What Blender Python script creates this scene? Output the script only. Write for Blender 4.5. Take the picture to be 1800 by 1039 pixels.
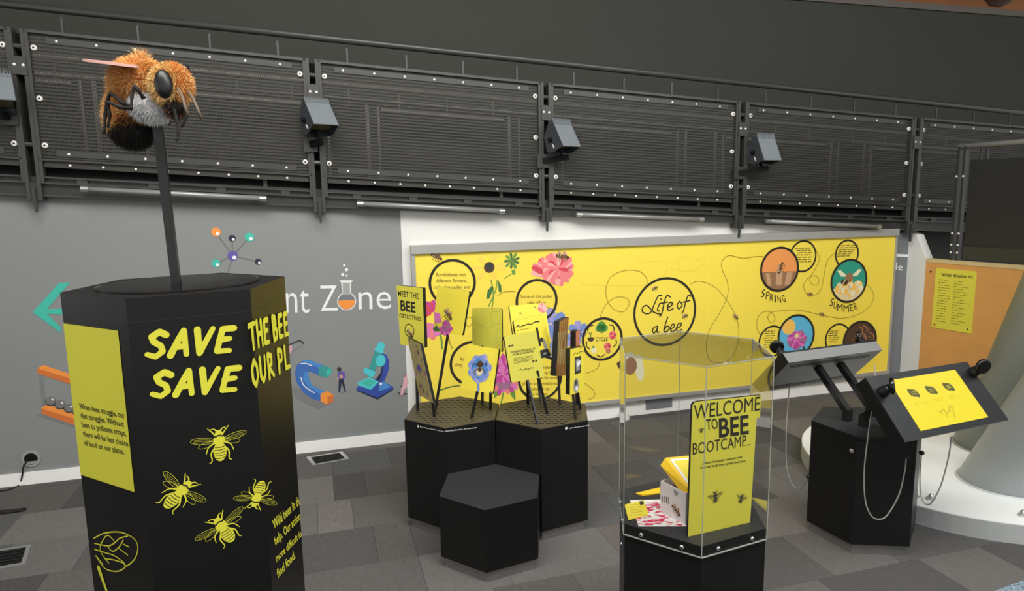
import bpy, bmesh, math, random
from mathutils import Vector as V, Matrix
from mathutils.geometry import tessellate_polygon
random.seed(7)
for o in list(bpy.data.objects): bpy.data.objects.remove(o)
scn = bpy.context.scene
COL = scn.collection
# ---------------------------------------------------------------- camera
IW, IH, FPX = 1800, 1039, 1180.2
CAM = V((0, 0, 2.2)); PIT = -0.145268; ROLL = -0.0162534
_f = V((0, math.cos(PIT), math.sin(PIT))); _u = V((0, -math.sin(PIT), math.cos(PIT))); _r = V((1, 0, 0))
_c, _s = math.cos(ROLL), math.sin(ROLL)
RT, UP, FW = _c*_r + _s*_u, -_s*_r + _c*_u, _f
cd = bpy.data.cameras.new('camera'); cam = bpy.data.objects.new('camera', cd); COL.objects.link(cam)
cd.sensor_width = 36; cd.sensor_fit = 'HORIZONTAL'; cd.lens = 36*FPX/IW; cd.clip_start = 0.05; cd.clip_end = 100
cam.matrix_world = Matrix(((RT.x, UP.x, -FW.x, CAM.x), (RT.y, UP.y, -FW.y, CAM.y), (RT.z, UP.z, -FW.z, CAM.z), (0, 0, 0, 1)))
scn.camera = cam
# ---------------------------------------------------------------- world, lights, exposure
w = bpy.data.worlds.new('world'); scn.world = w; w.use_nodes = True
bg = w.node_tree.nodes['Background']; bg.inputs[0].default_value = (1, 0.985, 0.96, 1); bg.inputs[1].default_value = 0.66
def area(name, loc, tgt, sx, sy, power, col=(1, 1, 1)):
    l = bpy.data.lights.new(name, 'AREA'); l.shape = 'RECTANGLE'; l.size = sx; l.size_y = sy; l.energy = power; l.color = col
    o = bpy.data.objects.new(name, l); COL.objects.link(o); o.location = loc
    o.rotation_euler = (V(tgt)-V(loc)).to_track_quat('-Z', 'Y').to_euler()
    return o
area('hall_ceiling_light', (0.4, 1.2, 6.0), (0.9, 4.8, 0.6), 7, 2.5, 430, (1, 0.97, 0.92))
area('hall_skylight', (5.5, 2.0, 5.5), (3.4, 4.8, 0), 2.5, 2.5, 130, (0.92, 0.97, 1))
vs = scn.view_settings; vs.view_transform = 'Standard'; vs.look = 'None'; vs.gamma = 1; vs.use_curve_mapping = False; vs.exposure = 0.42
# ---------------------------------------------------------------- pixel helpers
def ray(u, v): return FW + RT*((u-IW/2)/FPX) - UP*((v-IH/2)/FPX)
def dep(u, v, d): return CAM + ray(u, v)*d
def gnd(u, v, z=0.0):
    d = ray(u, v); return CAM + d*((z-CAM.z)/d.z)
def odep(P): return (V(P)-CAM).dot(FW)
def cq(ox, oy, s): return lambda x, y: (ox+x/s, oy+y/s)
def lin(c):
    c = c/255; return c/12.92 if c <= 0.04045 else ((c+0.055)/1.055)**2.4
# ---------------------------------------------------------------- materials (procedural)
MATS = {}
def mat(name, rgb, rough=0.6, metal=0.0, var=0.08, scale=6.0, emit=0.0, bump=0.0, bscale=200.0, spec=0.5, coat=0.0):
    if name in MATS: return MATS[name]
    m = bpy.data.materials.new(name); m.use_nodes = True; nt = m.node_tree; b = nt.nodes['Principled BSDF']
    base = [lin(c) for c in rgb]
    tc = nt.nodes.new('ShaderNodeTexCoord'); nz = nt.nodes.new('ShaderNodeTexNoise'); nz.inputs['Scale'].default_value = scale; nz.inputs['Detail'].default_value = 4
    nt.links.new(tc.outputs['Object'], nz.inputs['Vector'])
    mx = nt.nodes.new('ShaderNodeMix'); mx.data_type = 'RGBA'
    mx.inputs[6].default_value = [c*(1-var) for c in base]+[1]; mx.inputs[7].default_value = [min(1, c*(1+var)) for c in base]+[1]
    nt.links.new(nz.outputs['Fac'], mx.inputs[0]); nt.links.new(mx.outputs[2], b.inputs['Base Color'])
    b.inputs['Roughness'].default_value = rough; b.inputs['Metallic'].default_value = metal; b.inputs['Specular IOR Level'].default_value = spec
    b.inputs['Coat Weight'].default_value = coat
    if emit: nt.links.new(mx.outputs[2], b.inputs['Emission Color']); b.inputs['Emission Strength'].default_value = emit
    if bump:
        n2 = nt.nodes.new('ShaderNodeTexNoise'); n2.inputs['Scale'].default_value = bscale; nt.links.new(tc.outputs['Object'], n2.inputs['Vector'])
        bp = nt.nodes.new('ShaderNodeBump'); bp.inputs['Strength'].default_value = bump; bp.inputs['Distance'].default_value = 0.004
        nt.links.new(n2.outputs['Fac'], bp.inputs['Height']); nt.links.new(bp.outputs['Normal'], b.inputs['Normal'])
    MATS[name] = m; return m
def clear_mat(name, tint, fac=1.0):
    m = bpy.data.materials.new(name); m.use_nodes = True; nt = m.node_tree; nt.nodes.clear()
    out = nt.nodes.new('ShaderNodeOutputMaterial'); tr = nt.nodes.new('ShaderNodeBsdfTransparent'); gl = nt.nodes.new('ShaderNodeBsdfGlossy')
    tr.inputs[0].default_value = (*tint, 1); gl.inputs['Roughness'].default_value = 0.02
    fr = nt.nodes.new('ShaderNodeLayerWeight'); fr.inputs[0].default_value = 0.5      # Schlick reflectance, same from both sides of a pane
    pw = nt.nodes.new('ShaderNodeMath'); pw.operation = 'POWER'; pw.inputs[1].default_value = 5
    ml = nt.nodes.new('ShaderNodeMath'); ml.operation = 'MULTIPLY_ADD'; ml.inputs[1].default_value = 0.96*fac; ml.inputs[2].default_value = 0.04*fac
    mx = nt.nodes.new('ShaderNodeMixShader'); nt.links.new(fr.outputs['Facing'], pw.inputs[0]); nt.links.new(pw.outputs[0], ml.inputs[0]); nt.links.new(ml.outputs[0], mx.inputs[0])
    nt.links.new(tr.outputs[0], mx.inputs[1]); nt.links.new(gl.outputs[0], mx.inputs[2]); nt.links.new(mx.outputs[0], out.inputs[0])
    MATS[name] = m; return m
mat('grey_wall', (133, 136, 135), 0.7, var=0.05, scale=1.5)
mat('grey_wall_dark', (116, 120, 124), 0.7, var=0.05)
mat('white_paint', (222, 222, 217), 0.6, var=0.03, scale=2)
mat('skirting_white', (246, 245, 242), .5, var=.02)
mat('dark_wall', (54, 55, 49), 0.8, var=0.10, scale=1.2)
mat('dark_trim', (96, 90, 82), 0.6)
mat('orange_board', (168, 108, 62), 0.7, var=0.2, scale=3)
mat('steel_dark', (46, 46, 44), 0.42, var=0.08, spec=0.5)
mat('steel_mid', (58, 58, 55), 0.36, var=0.08)
mat('steel_deep', (34, 34, 32), 0.55)
mat('mesh_dark', (50, 48, 43), 0.6, var=0.15)
mat('deep_black', (12, 12, 12), 0.8, spec=.2)
mat('black_lam', (19, 19, 19), 0.38, var=0.12, spec=0.32)
mat('black_top', (46, 47, 50), 0.55, var=0.1, spec=0.4)
mat('black_gloss', (18, 18, 19), 0.12)
mat('black_plastic', (24, 24, 25), 0.38)
mat('toe_kick', (150, 148, 146), 0.25, 0.7, var=0.15)
mat('yellow_board', (247, 222, 78), 0.55, var=0.02, scale=2)
mat('yellow_line', (240, 214, 72), 0.55)
mat('yellow_lime', (222, 214, 72), 0.55, var=0.03)
mat('petal_faint', (247, 210, 82), .6)
mat('lime_dark', (196, 188, 66), 0.55, var=0.03)
mat('yellow_card', (240, 222, 70), 0.55, var=0.03)
mat('yellow_pale', (226, 220, 92), 0.55, var=0.06)
mat('yellow_print', (226, 222, 62), 0.6, var=0.05)
mat('yellow_dim', (120, 118, 36), 0.6, var=0.1)
mat('yellow_book', (246, 200, 40), 0.45)
mat('ink', (34, 31, 22), 0.7)
mat('ink_soft', (122, 108, 34), 0.7)
mat('ink_line', (150, 132, 36), 0.7)
mat('grey_frame', (172, 172, 168), 0.45, 0.3)
mat('silver', (200, 200, 200), 0.3, 0.8)
mat('bolt_white', (228, 228, 222), 0.4)
mat('tube_glass', (150, 150, 148), 0.3, 0.3)
mat('lamp_top_lit', (118, 124, 128), 0.45)  # floodlight hood and fins: light from above put into the colour
mat('lamp_side_shaded', (58, 62, 66), 0.5)  # shaded copy of the housing grey for sides and rear
mat('lamp_glass', (96, 92, 58), 0.3)  # dull olive glass of the switched-off floodlights
mat('ply', (214, 156, 86), 0.6, var=0.12, scale=5)
mat('ply_edge', (206, 186, 136), 0.6)
mat('platform_white', (232, 234, 232), 0.55, var=0.04)
mat('platform_side', (176, 180, 180), 0.5, var=0.06)
mat('column_grey', (182, 187, 188), 0.4, var=0.06)
mat('column_green', (140, 144, 136), 0.45, var=0.08)
mat('cable_grey', (140, 138, 132), 0.5)
mat('rubber_black', (18, 18, 18), 0.7)
for n, c in dict(teal=(62, 184, 164), teal_light=(76, 196, 204), teal_dark=(54, 150, 146), orange=(240, 146, 62), orange_dark=(206, 112, 50), navy=(36, 40, 62), blue=(58, 104, 176), blue_deep=(52, 74, 158), blue_light=(70, 134, 200),
                 purple=(98, 84, 160), white_print=(232, 234, 234), grey_shadow=(122, 124, 124), grey_line=(116, 116, 112), skin=(212, 160, 110), pinkish=(214, 166, 176), charcoal=(50, 50, 54),
                 leaf=(104, 150, 62), leaf_dark=(70, 116, 60), petal_pink=(238, 128, 132), petal_pale=(244, 176, 168), petal_red=(216, 70, 84), magenta=(192, 70, 152), magenta_light=(222, 122, 186), petal_blue=(122, 146, 208), petal_lilac=(164, 160, 214),
                 sky_blue=(92, 184, 222), spring_orange=(242, 156, 84), bark=(152, 112, 78), bark_light=(196, 156, 116), summer_green=(40, 156, 130), cream=(232, 210, 160), brown=(78, 56, 40), brown_mid=(120, 86, 52), rust=(196, 124, 86), sun_soft=(250, 196, 92), lav=(160, 112, 140), mottle=(176, 162, 104), mottle_dark=(120, 98, 76),
                 photo_grey=(150, 150, 142), photo_dark=(60, 58, 52), wood_a=(176, 128, 66), wood_b=(146, 98, 46), red_print=(226, 52, 96), paper=(240, 238, 236), box_paper=(226, 220, 222), tree_green=(78, 150, 66), green_faint=(206, 204, 76), pale_petal=(236, 232, 196)).items():
    mat(n, c, 0.6, var=0.06)
clear_mat('acrylic', (0.985, 0.985, 0.98)); mat('acrylic_edge_glow', (160, 164, 158), 0.2, var=0.05)
def glow(name, col, st, rough=0.3):          # lit display: dark glass that emits its picture colour
    m = mat(name, (20, 20, 16), rough); b = m.node_tree.nodes['Principled BSDF']; b.inputs['Emission Color'].default_value = (*col, 1); b.inputs['Emission Strength'].default_value = st
glow('screen_yellow', (.70, .575, .016), 1.0); glow('screen_soft', (.50, .39, .014), 1.0); glow('screen_ink', (.09, .085, .02), 1.0)
# ---------------------------------------------------------------- frames and mesh builder
Z = V((0, 0, 1))
class Fr:
    def __init__(s, O, X, Y): s.O, s.X, s.Y = V(O), V(X).normalized(), V(Y).normalized(); s.N = s.X.cross(s.Y)
    def w(s, a, b, h=0.0): return s.O + s.X*a + s.Y*b + s.N*h
    def px(s, u, v):
        d = ray(u, v); P = CAM + d*((s.O-CAM).dot(s.N)/d.dot(s.N)); return ((P-s.O).dot(s.X), (P-s.O).dot(s.Y))
    def off(s, h): return Fr(s.O+s.N*h, s.X, s.Y)
def fr_yaw(O, yaw, pit):
    y, p = math.radians(yaw), math.radians(pit); n = V((math.cos(y)*math.cos(p), math.sin(y)*math.cos(p), math.sin(p)))
    X = Z.cross(n).normalized(); return Fr(O, X, n.cross(X))
class MB:
    def __init__(s): s.v, s.f, s.m = [], [], []
    def face(s, pts, m):
        k = len(s.v); s.v += [V(p) for p in pts]; s.f.append(tuple(range(k, k+len(pts)))); s.m.append(m)
    def mesh(s, vs, fs, m):
        k = len(s.v); s.v += [V(p) for p in vs]
        for f in fs: s.f.append(tuple(i+k for i in f)); s.m.append(m)
    def box(s, a0, a1, b0, b1, c0, c1, m, tf=lambda a, b, c: V((a, b, c))):
        vs = [tf(a, b, c) for c in (c0, c1) for b in (b0, b1) for a in (a0, a1)]
        s.mesh(vs, [(0, 2, 3, 1), (4, 5, 7, 6), (0, 1, 5, 4), (2, 6, 7, 3), (0, 4, 6, 2), (1, 3, 7, 5)], m); return s
    def prism(s, top, bot, m, mt=None):
        n = len(top); k = len(s.v); s.v += [V(p) for p in top]+[V(p) for p in bot]
        s.f.append(tuple(range(k, k+n))); s.m.append(mt or m); s.f.append(tuple(range(k+2*n-1, k+n-1, -1))); s.m.append(m)
        for i in range(n):
            j = (i+1) % n; s.f.append((k+i, k+n+i, k+n+j, k+j)); s.m.append(m)
        return s
    def tube(s, pts, r, m, n=10, cap=True):
        pts = [V(p) for p in pts]; rs = r if isinstance(r, (list, tuple)) else [r]*len(pts); k = len(s.v); ref = None
        for i, p in enumerate(pts):
            t = (pts[min(i+1, len(pts)-1)]-pts[max(i-1, 0)]).normalized()
            if ref is None: ref = t.cross(Z if abs(t.z) < 0.9 else V((1, 0, 0))).normalized()
            ref = (ref - t*ref.dot(t)).normalized(); b = t.cross(ref)
            for j in range(n):
                a = 2*math.pi*j/n; s.v.append(p + (ref*math.cos(a)+b*math.sin(a))*rs[i])
        for i in range(len(pts)-1):
            for j in range(n):
                a, b2 = k+i*n+j, k+i*n+(j+1) % n; s.f.append((a, b2, b2+n, a+n)); s.m.append(m)
        if cap:
            s.f.append(tuple(range(k+n-1, k-1, -1))); s.m.append(m); q = k+(len(pts)-1)*n; s.f.append(tuple(range(q, q+n))); s.m.append(m)
        return s
    def bar(s, p, q, wx, wy, m, side=None):
        p, q = V(p), V(q); t = (q-p).normalized(); a = (side or (Z if abs(t.z) < 0.9 else V((0, 1, 0)))); a = (a-t*a.dot(t)).normalized(); b = t.cross(a)
        s.mesh([P+a*(i*wx/2)+b*(j*wy/2) for P in (p, q) for (i, j) in ((-1, -1), (1, -1), (1, 1), (-1, 1))],
               [(3, 2, 1, 0), (4, 5, 6, 7), (0, 1, 5, 4), (1, 2, 6, 5), (2, 3, 7, 6), (3, 0, 4, 7)], m); return s
    def ell(s, c, ax, m, nu=16, nv=10):
        A, B, C = ax; k = len(s.v); c = V(c)
        for i in range(nv+1):
            th = math.pi*i/nv
            for j in range(nu):
                ph = 2*math.pi*j/nu; s.v.append(c + A*(math.sin(th)*math.cos(ph)) + B*(math.sin(th)*math.sin(ph)) + C*math.cos(th))
        for i in range(nv):
            for j in range(nu):
                s.f.append((k+i*nu+j, k+(i+1)*nu+j, k+(i+1)*nu+(j+1) % nu, k+i*nu+(j+1) % nu)); s.m.append(m)
        return s
    def lathe(s, O, axis, prof, m, n=20):
        axis = V(axis).normalized(); a = axis.cross(Z if abs(axis.z) < 0.9 else V((1, 0, 0))).normalized(); b = axis.cross(a); k = len(s.v)
        for r, h in prof:
            for j in range(n):
                t = 2*math.pi*j/n; s.v.append(V(O)+axis*h+(a*math.cos(t)+b*math.sin(t))*r)
        for i in range(len(prof)-1):
            for j in range(n):
                s.f.append((k+i*n+j, k+i*n+(j+1) % n, k+(i+1)*n+(j+1) % n, k+(i+1)*n+j)); s.m.append(m)
        s.f.append(tuple(range(k+n-1, k-1, -1))); s.m.append(m); q = k+(len(prof)-1)*n; s.f.append(tuple(range(q, q+n))); s.m.append(m); return s
    # flat print
    def poly(s, fr, pts, m, h=0.001):
        tri = tessellate_polygon([[V((a, b, 0)) for a, b in pts]]); k = len(s.v); s.v += [fr.w(a, b, h) for a, b in pts]
        for t in tri:
            a, b, c = (pts[i] for i in t); cr = (b[0]-a[0])*(c[1]-a[1])-(b[1]-a[1])*(c[0]-a[0])
            s.f.append(tuple(i+k for i in (t if cr > 0 else t[::-1]))); s.m.append(m)
        return s
    def ppx(s, fr, pxs, m, h=0.001): return s.poly(fr, [fr.px(*p) for p in pxs], m, h)
    def disc(s, fr, c, rx, m, h=0.001, ry=None, ang=0.0, n=32):
        ry = ry or rx; ca, sa = math.cos(ang), math.sin(ang)
        pts = [(c[0]+rx*math.cos(t)*ca-ry*math.sin(t)*sa, c[1]+rx*math.cos(t)*sa+ry*math.sin(t)*ca) for t in (2*math.pi*i/n for i in range(n))]
        s.face([fr.w(a, b, h) for a, b in pts], m); return s
    def ring(s, fr, c, r, wd, m, h=0.001, n=56, ry=None, ang=0.0, a0=0.0, a1=360.0):
        ry = ry or r; ca, sa = math.cos(ang), math.sin(ang)
        def P(t, q): x, y = (r+q)*math.cos(t), (ry+q)*math.sin(t); return fr.w(c[0]+x*ca-y*sa, c[1]+x*sa+y*ca, h)
        for i in range(n):
            t0 = math.radians(a0+(a1-a0)*i/n); t1 = math.radians(a0+(a1-a0)*(i+1)/n)
            s.face([P(t0, -wd/2), P(t0, wd/2), P(t1, wd/2), P(t1, -wd/2)], m)
        return s
    def rib(s, fr, pts, wd, m, h=0.001, sm=0, cap=True):
        if sm: pts = smooth(pts, sm)
        ws = wd if isinstance(wd, (list, tuple)) else [wd]*len(pts)
        if len(ws) != len(pts): ws = [ws[0]+(ws[-1]-ws[0])*i/(len(pts)-1) for i in range(len(pts))]
        for i in range(len(pts)-1):
            (x0, y0), (x1, y1) = pts[i], pts[i+1]; L = math.hypot(x1-x0, y1-y0)
            if L < 1e-7: continue
            nx, ny = -(y1-y0)/L/2, (x1-x0)/L/2
            h += 1e-5
            s.face([fr.w(x0-nx*ws[i], y0-ny*ws[i], h), fr.w(x1-nx*ws[i+1], y1-ny*ws[i+1], h), fr.w(x1+nx*ws[i+1], y1+ny*ws[i+1], h), fr.w(x0+nx*ws[i], y0+ny*ws[i], h)], m)
            if cap and i: h += 1e-5; s.disc(fr, pts[i], ws[i]/2, m, h, n=8)
        if cap: s.disc(fr, pts[0], ws[0]/2, m, h+1e-5, n=8); s.disc(fr, pts[-1], ws[-1]/2, m, h+2e-5, n=8)
        return s
    def ribpx(s, fr, pxs, wd, m, h=0.001, sm=0): return s.rib(fr, [fr.px(*p) for p in pxs], wd, m, h, sm)
    def text(s, fr, t, bl, br, tl, m, h=0.001, bold=0.0, px=True, amax=9):
        vs, fs, (x0, x1, y0, y1) = glyphs(t, bold)
        A, B, C = (fr.px(*q) for q in (bl, br, tl)) if px else (bl, br, tl); k = len(s.v); B = (min(B[0], amax), B[1])
        for x, y in vs:
            p, q = (x-x0)/(x1-x0), y/y1
            s.v.append(fr.w(A[0]+(B[0]-A[0])*p+(C[0]-A[0])*q, A[1]+(B[1]-A[1])*p+(C[1]-A[1])*q, h))
        for f in fs: s.f.append(tuple(i+k for i in f)); s.m.append(m)
        return s
    def scrib(s, fr, bl, br, hgt, m, h=0.001, seed=0, px=True):
        A, B = (fr.px(*bl), fr.px(*br)) if px else (bl, br); rr = random.Random(seed); t = 0.0; L = math.hypot(B[0]-A[0], B[1]-A[1])
        while t < L:
            e = min(L, t+hgt*rr.uniform(1.6, 4.2)); p = [(A[0]+(B[0]-A[0])*q/L, A[1]+(B[1]-A[1])*q/L) for q in (t, e)]
            s.rib(fr, p, hgt*0.55, m, h, cap=False); t = e+hgt*0.7
        return s
    def build(s, name, parent=None, origin=None, smooth=False, single=None):
        root = parent
        while root and root.parent: root = root.parent
        O = V(root['_o']) if root else V(origin if origin is not None else base_of(s.v))
        me = bpy.data.meshes.new(name); me.from_pydata([tuple(v-O) for v in s.v], [], s.f)
        names = []
        for m in s.m:
            if m not in names: names.append(m); me.materials.append(MATS[m])
        me.polygons.foreach_set('material_index', [names.index(m) for m in s.m])
        if smooth: me.polygons.foreach_set('use_smooth', [True]*len(me.polygons))
        me.update()
        o = bpy.data.objects.new(name, me); COL.objects.link(o)
        if parent: o.parent = parent
        else: o.location = O; o['_o'] = tuple(O)
        return o
def base_of(vs):
    n = len(vs); return V((sum(v.x for v in vs)/n, sum(v.y for v in vs)/n, min(v.z for v in vs)))
def smooth(pts, k):
    out = []; n = len(pts)
    for i in range(n-1):
        p0, p1, p2, p3 = pts[max(i-1, 0)], pts[i], pts[i+1], pts[min(i+2, n-1)]
        for j in range(k):
            t = j/k; out.append(tuple(0.5*(2*b+(c-a)*t+(2*a-5*b+4*c-d)*t*t+(-a+3*b-3*c+d)*t**3) for a, b, c, d in zip(p0, p1, p2, p3)))
    out.append(tuple(pts[-1])); return out
_G = {}
def glyphs(t, bold):
    if (t, bold) in _G: return _G[(t, bold)]
    c = bpy.data.curves.new('lettering', 'FONT'); c.body = t; c.size = 1; c.resolution_u = 3; c.offset = bold; c.dimensions = '2D'; c.fill_mode = 'FRONT'
    o = bpy.data.objects.new('lettering', c); me = bpy.data.meshes.new_from_object(o)
    vs = [(v.co.x, v.co.y) for v in me.vertices]; fs = [tuple(p.vertices) if p.normal.z > 0 else tuple(p.vertices)[::-1] for p in me.polygons]
    bpy.data.objects.remove(o); bpy.data.curves.remove(c); bpy.data.meshes.remove(me)
    r = (vs, fs, (min(v[0] for v in vs), max(v[0] for v in vs), min(v[1] for v in vs), max(v[1] for v in vs))); _G[(t, bold)] = r; return r
def thing(name, loc, label, cat, group=None):
    o = bpy.data.objects.new(name, None); COL.objects.link(o); o.location = loc; o['_o'] = tuple(loc); o.empty_display_size = 0.05
    return tag(o, label, cat, group)
def tag(o, label, cat, group=None):
    o['label'] = label; o['category'] = cat
    if group: o['group'] = group
    return o
def struct(o, label=None, cat=None):
    o['kind'] = 'structure'
    if label: o['label'] = label
    if cat: o['category'] = cat
    return o
def stuff(o): o['kind'] = 'stuff'; return o
def hexv(c, a, R, z): return [V((c[0]+R*math.cos(a+k*math.pi/3), c[1]+R*math.sin(a+k*math.pi/3), z)) for k in range(6)]
def hexface(c, a, R, z, k):
    A, B = hexv(c, a, R, z)[k], hexv(c, a, R, z)[(k+1) % 6]; return Fr(A, B-A, Z)
# brush letters as strokes in a unit box
BR = {'S': [[(.92, .86), (.55, 1), (.15, .82), (.3, .6), (.7, .44), (.85, .2), (.5, 0), (.03, .12)]], 'A': [[(.02, 0), (.35, .6), (.6, 1), (.92, 0)], [(.25, .34), (.8, .34)]], 'V': [[(.08, 1), (.38, 0), (.98, 1)]],
      'E': [[(.95, .96), (.28, .95), (.1, .03), (.85, .02)], [(.18, .5), (.78, .53)]], 'T': [[(0, .93), (1, .98)], [(.52, .95), (.4, 0)]], 'H': [[(.18, 1), (.08, 0)], [(.92, 1), (.85, 0)], [(.12, .47), (.88, .53)]],
      'B': [[(.15, 0), (.2, 1), (.7, .95), (.75, .65), (.25, .52), (.85, .4), (.75, .05), (.15, 0)]], 'O': [[(.5, 1), (.12, .7), (.1, .25), (.45, 0), (.85, .3), (.85, .75), (.5, 1)]], 'U': [[(.15, 1), (.08, .25), (.4, 0), (.78, .25), (.92, 1)]],
      'R': [[(.12, 0), (.2, 1), (.75, .9), (.7, .55), (.2, .46), (.9, 0)]], 'P': [[(.12, 0), (.2, 1), (.82, .9), (.76, .52), (.2, .43)]], 'L': [[(.22, 1), (.1, .04), (.88, .02)]]}
def brush(mb, fr, t, bl, br, tl, m, wd, h=0.0015, gap=0.22, amax=9):
    A, B, C = fr.px(*bl), fr.px(*br), fr.px(*tl); B = (min(B[0], amax), B[1]); n = sum((1 if ch != ' ' else 0.45) for ch in t); adv = 1.0/n; x = 0
    for ch in t:
        if ch != ' ':
            for st in BR[ch]:
                pts = [(A[0]+(B[0]-A[0])*(x+adv*(1-gap)*p)+(C[0]-A[0])*q, A[1]+(B[1]-A[1])*(x+adv*(1-gap)*p)+(C[1]-A[1])*q) for p, q in st]
                mb.rib(fr, pts, [wd*1.1, wd*0.85], m, h); h += .0003
            x += adv
        else: x += adv*0.45
def bee_print(mb, fr, c, size, ang, body, dark, h=0.0015, wing=None, th=0.02):
    ca, sa = math.cos(ang), math.sin(ang); T = lambda x, y: (c[0]+size*(x*ca-y*sa), c[1]+size*(x*sa+y*ca)); wing = wing or body
    for sg in (-1, 1):
        for (wx, wy, rx, ry, wa) in ((.5, .27, .36, .11, 10), (.4, .12, .24, .09, -12)):
            mb.ring(fr, T(sg*wx, wy), size*rx, size*th, wing, h-.0002, n=24, ry=size*ry, ang=ang+sg*math.radians(wa))
        for k in range(3): mb.rib(fr, [T(sg*.2, .2+.02*k), T(sg*.5, .22+.05*k), T(sg*.76, .26+.04*k)], size*th*.6, wing, h-.0002, 3)
        for leg in ([(.1, .38), (.2, .52), (.32, .66)], [(.17, .12), (.34, .02), (.42, -.2)], [(.14, -.02), (.27, -.2), (.26, -.46), (.34, -.52)], [(.04, .5), (.12, .6), (.22, .62)]):
            mb.rib(fr, [T(sg*x, y) for x, y in leg], [size*.055, size*.022], body, h, 3)
    mb.disc(fr, T(0, -.18), size*.2, body, h+.0001, ry=size*.33, ang=ang, n=24)
    mb.disc(fr, T(0, .22), size*.18, body, h+.0002, n=20); mb.disc(fr, T(0, .45), size*.11, body, h+.0003, n=16)
    mb.rib(fr, [T(-.11, .34), T(0, .38), T(.11, .34)], size*.05, dark, h+.0005, 3)
    for k in range(5):
        y = .0-k*.095; x = .19*math.sqrt(max(0, 1-((y+.18)/.34)**2)); mb.rib(fr, [T(-x*.9, y-.01), T(0, y-.035), T(x*.9, y-.01)], size*.022, dark, h+.0005, 3, cap=False)
def mini_bee(mb, fr, c, size, ang, h=0.0015):
    ca, sa = math.cos(ang), math.sin(ang); T = lambda x, y: (c[0]+size*(x*ca-y*sa), c[1]+size*(x*sa+y*ca))
    for p, q, m in ((T(-.25, .2), .15, 'bark_light'), (T(.12, .22), .15, 'bark_light')): mb.disc(fr, p, size*.12, m, h, ry=size*q*1.2, ang=ang+.4, n=12)
    mb.disc(fr, T(-.2, 0), size*.28, 'brown', h+.0002, ry=size*.16, ang=ang, n=14); mb.disc(fr, T(.18, .03), size*.2, 'brown_mid', h+.0003, ry=size*.15, ang=ang, n=14); mb.disc(fr, T(.42, 0), size*.1, 'ink', h+.0003, n=10)
    for x in (-.3, -.15): mb.rib(fr, [T(x, -.14), T(x, .14)], size*.05, 'cream', h+.0005, cap=False)
    for x in (-.1, .08, .25, .38): mb.rib(fr, [T(x, -.1), T(x-.06, -.36)], size*.04, 'brown', h, cap=False)
def flower(mb, fr, c, r, n, cols, h=0.0015, inner=0.2, core=None, squash=1.0, ang=0.0, a0=0, a1=360, wide=1.0):
    rr = random.Random(int(abs(c[0]*1000))+n)
    for i in range(n):
        t = math.radians(a0+(a1-a0)*(i+.5)/n); R = r*rr.uniform(.85, 1.05); wdt = wide*r*math.pi*(a1-a0)/360/n*1.25; d, p = (math.cos(t), math.sin(t)), (-math.sin(t), math.cos(t))
        pts = [(c[0]+d[0]*R*q+p[0]*wdt*k, c[1]+squash*(d[1]*R*q+p[1]*wdt*k)) for q, k in ((inner, -.3), (.65, -1), (.92, -.75), (1, 0), (.92, .75), (.65, 1), (inner, .3))]
        mb.poly(fr, pts, cols[i % len(cols)], h+.00012*(i % 5))
    if core: mb.disc(fr, c, r*inner*1.3, core, h+.0009, ry=r*inner*1.3*squash, n=18)
# ---------------------------------------------------------------- room frame
D0, TT = 6.2, 0.286; NN = math.hypot(1, TT)
EW, MW = V((1, TT, 0))/NN, V((TT, -1, 0))/NN
WF = Fr((0, D0, 0), EW, Z)                # wall plane: a along the wall, b up, h towards the room
wf = lambda a, b, c: WF.w(a, b, c)
# ---- floor with carpet tiles
SG = -1.005                                 # grey / white wall joint
fl = struct(MB().box(-14, 14, -11, 5.2, -0.2, -0.004, 'steel_deep', lambda a, b, c: WF.w(a, c, -b)).build('floor', origin=(0, 0, 0)), 'dark grey carpet tile floor of the exhibition hall')
def carpet(name, g, tint=(1, 0.97, 0.94)):
    m = mat(name, (g, g*tint[1], g*tint[2]), 0.95, var=0.28, scale=60, bump=0.6, bscale=260, spec=0.1)
    nz = [n for n in m.node_tree.nodes if n.type == 'TEX_NOISE'][0]; mp = m.node_tree.nodes.new('ShaderNodeMapping'); mp.inputs['Scale'].default_value = (1.6, 0.25, 1)
    tc = [n for n in m.node_tree.nodes if n.type == 'TEX_COORD'][0]; m.node_tree.links.new(tc.outputs['Object'], mp.inputs[0]); m.node_tree.links.new(mp.outputs[0], nz.inputs['Vector'])
    return name
CM = [carpet('carpet_%d' % i, g, t) for i, (g, t) in enumerate([(82, (1, .98, .97)), (94, (1, .97, .94)), (100, (1, .97, .94)), (108, (1, .97, .95)), (72, (1, 1, 1.02)), (92, (1, 1, 1)), (104, (1, .95, .92)), (114, (1, .97, .94)), (98, (1, .98, .96)), (88, (1, .98, .97))])]
TP = 0.48; tmesh = {}
for r in range(9):
    a = -5.3 - random.choice((0, .12, .24)); n0 = 0.12+(r-1)*TP; dn = TP
    if r == 0: n0, dn = 0.0, 0.12
    while a < 4.6:
        wd = random.choice((.24, .48, .48, .48, .72)); cm = random.choice(CM); key = (wd, dn, cm)
        if key not in tmesh:
            mb = MB().box(0.001, wd-0.001, 0.001, dn-0.001, -0.004, 0, cm); me_o = mb.build('carpet_tile', origin=(0, 0, 0)); tmesh[key] = me_o.data; o = me_o
            del o['_o']
        else: o = bpy.data.objects.new('carpet_tile', tmesh[key]); COL.objects.link(o)
        P = WF.w(a, 0, n0+dn); o.location = P; o.rotation_euler = (0, 0, math.atan(TT)); o.parent = fl
        a += wd
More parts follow.
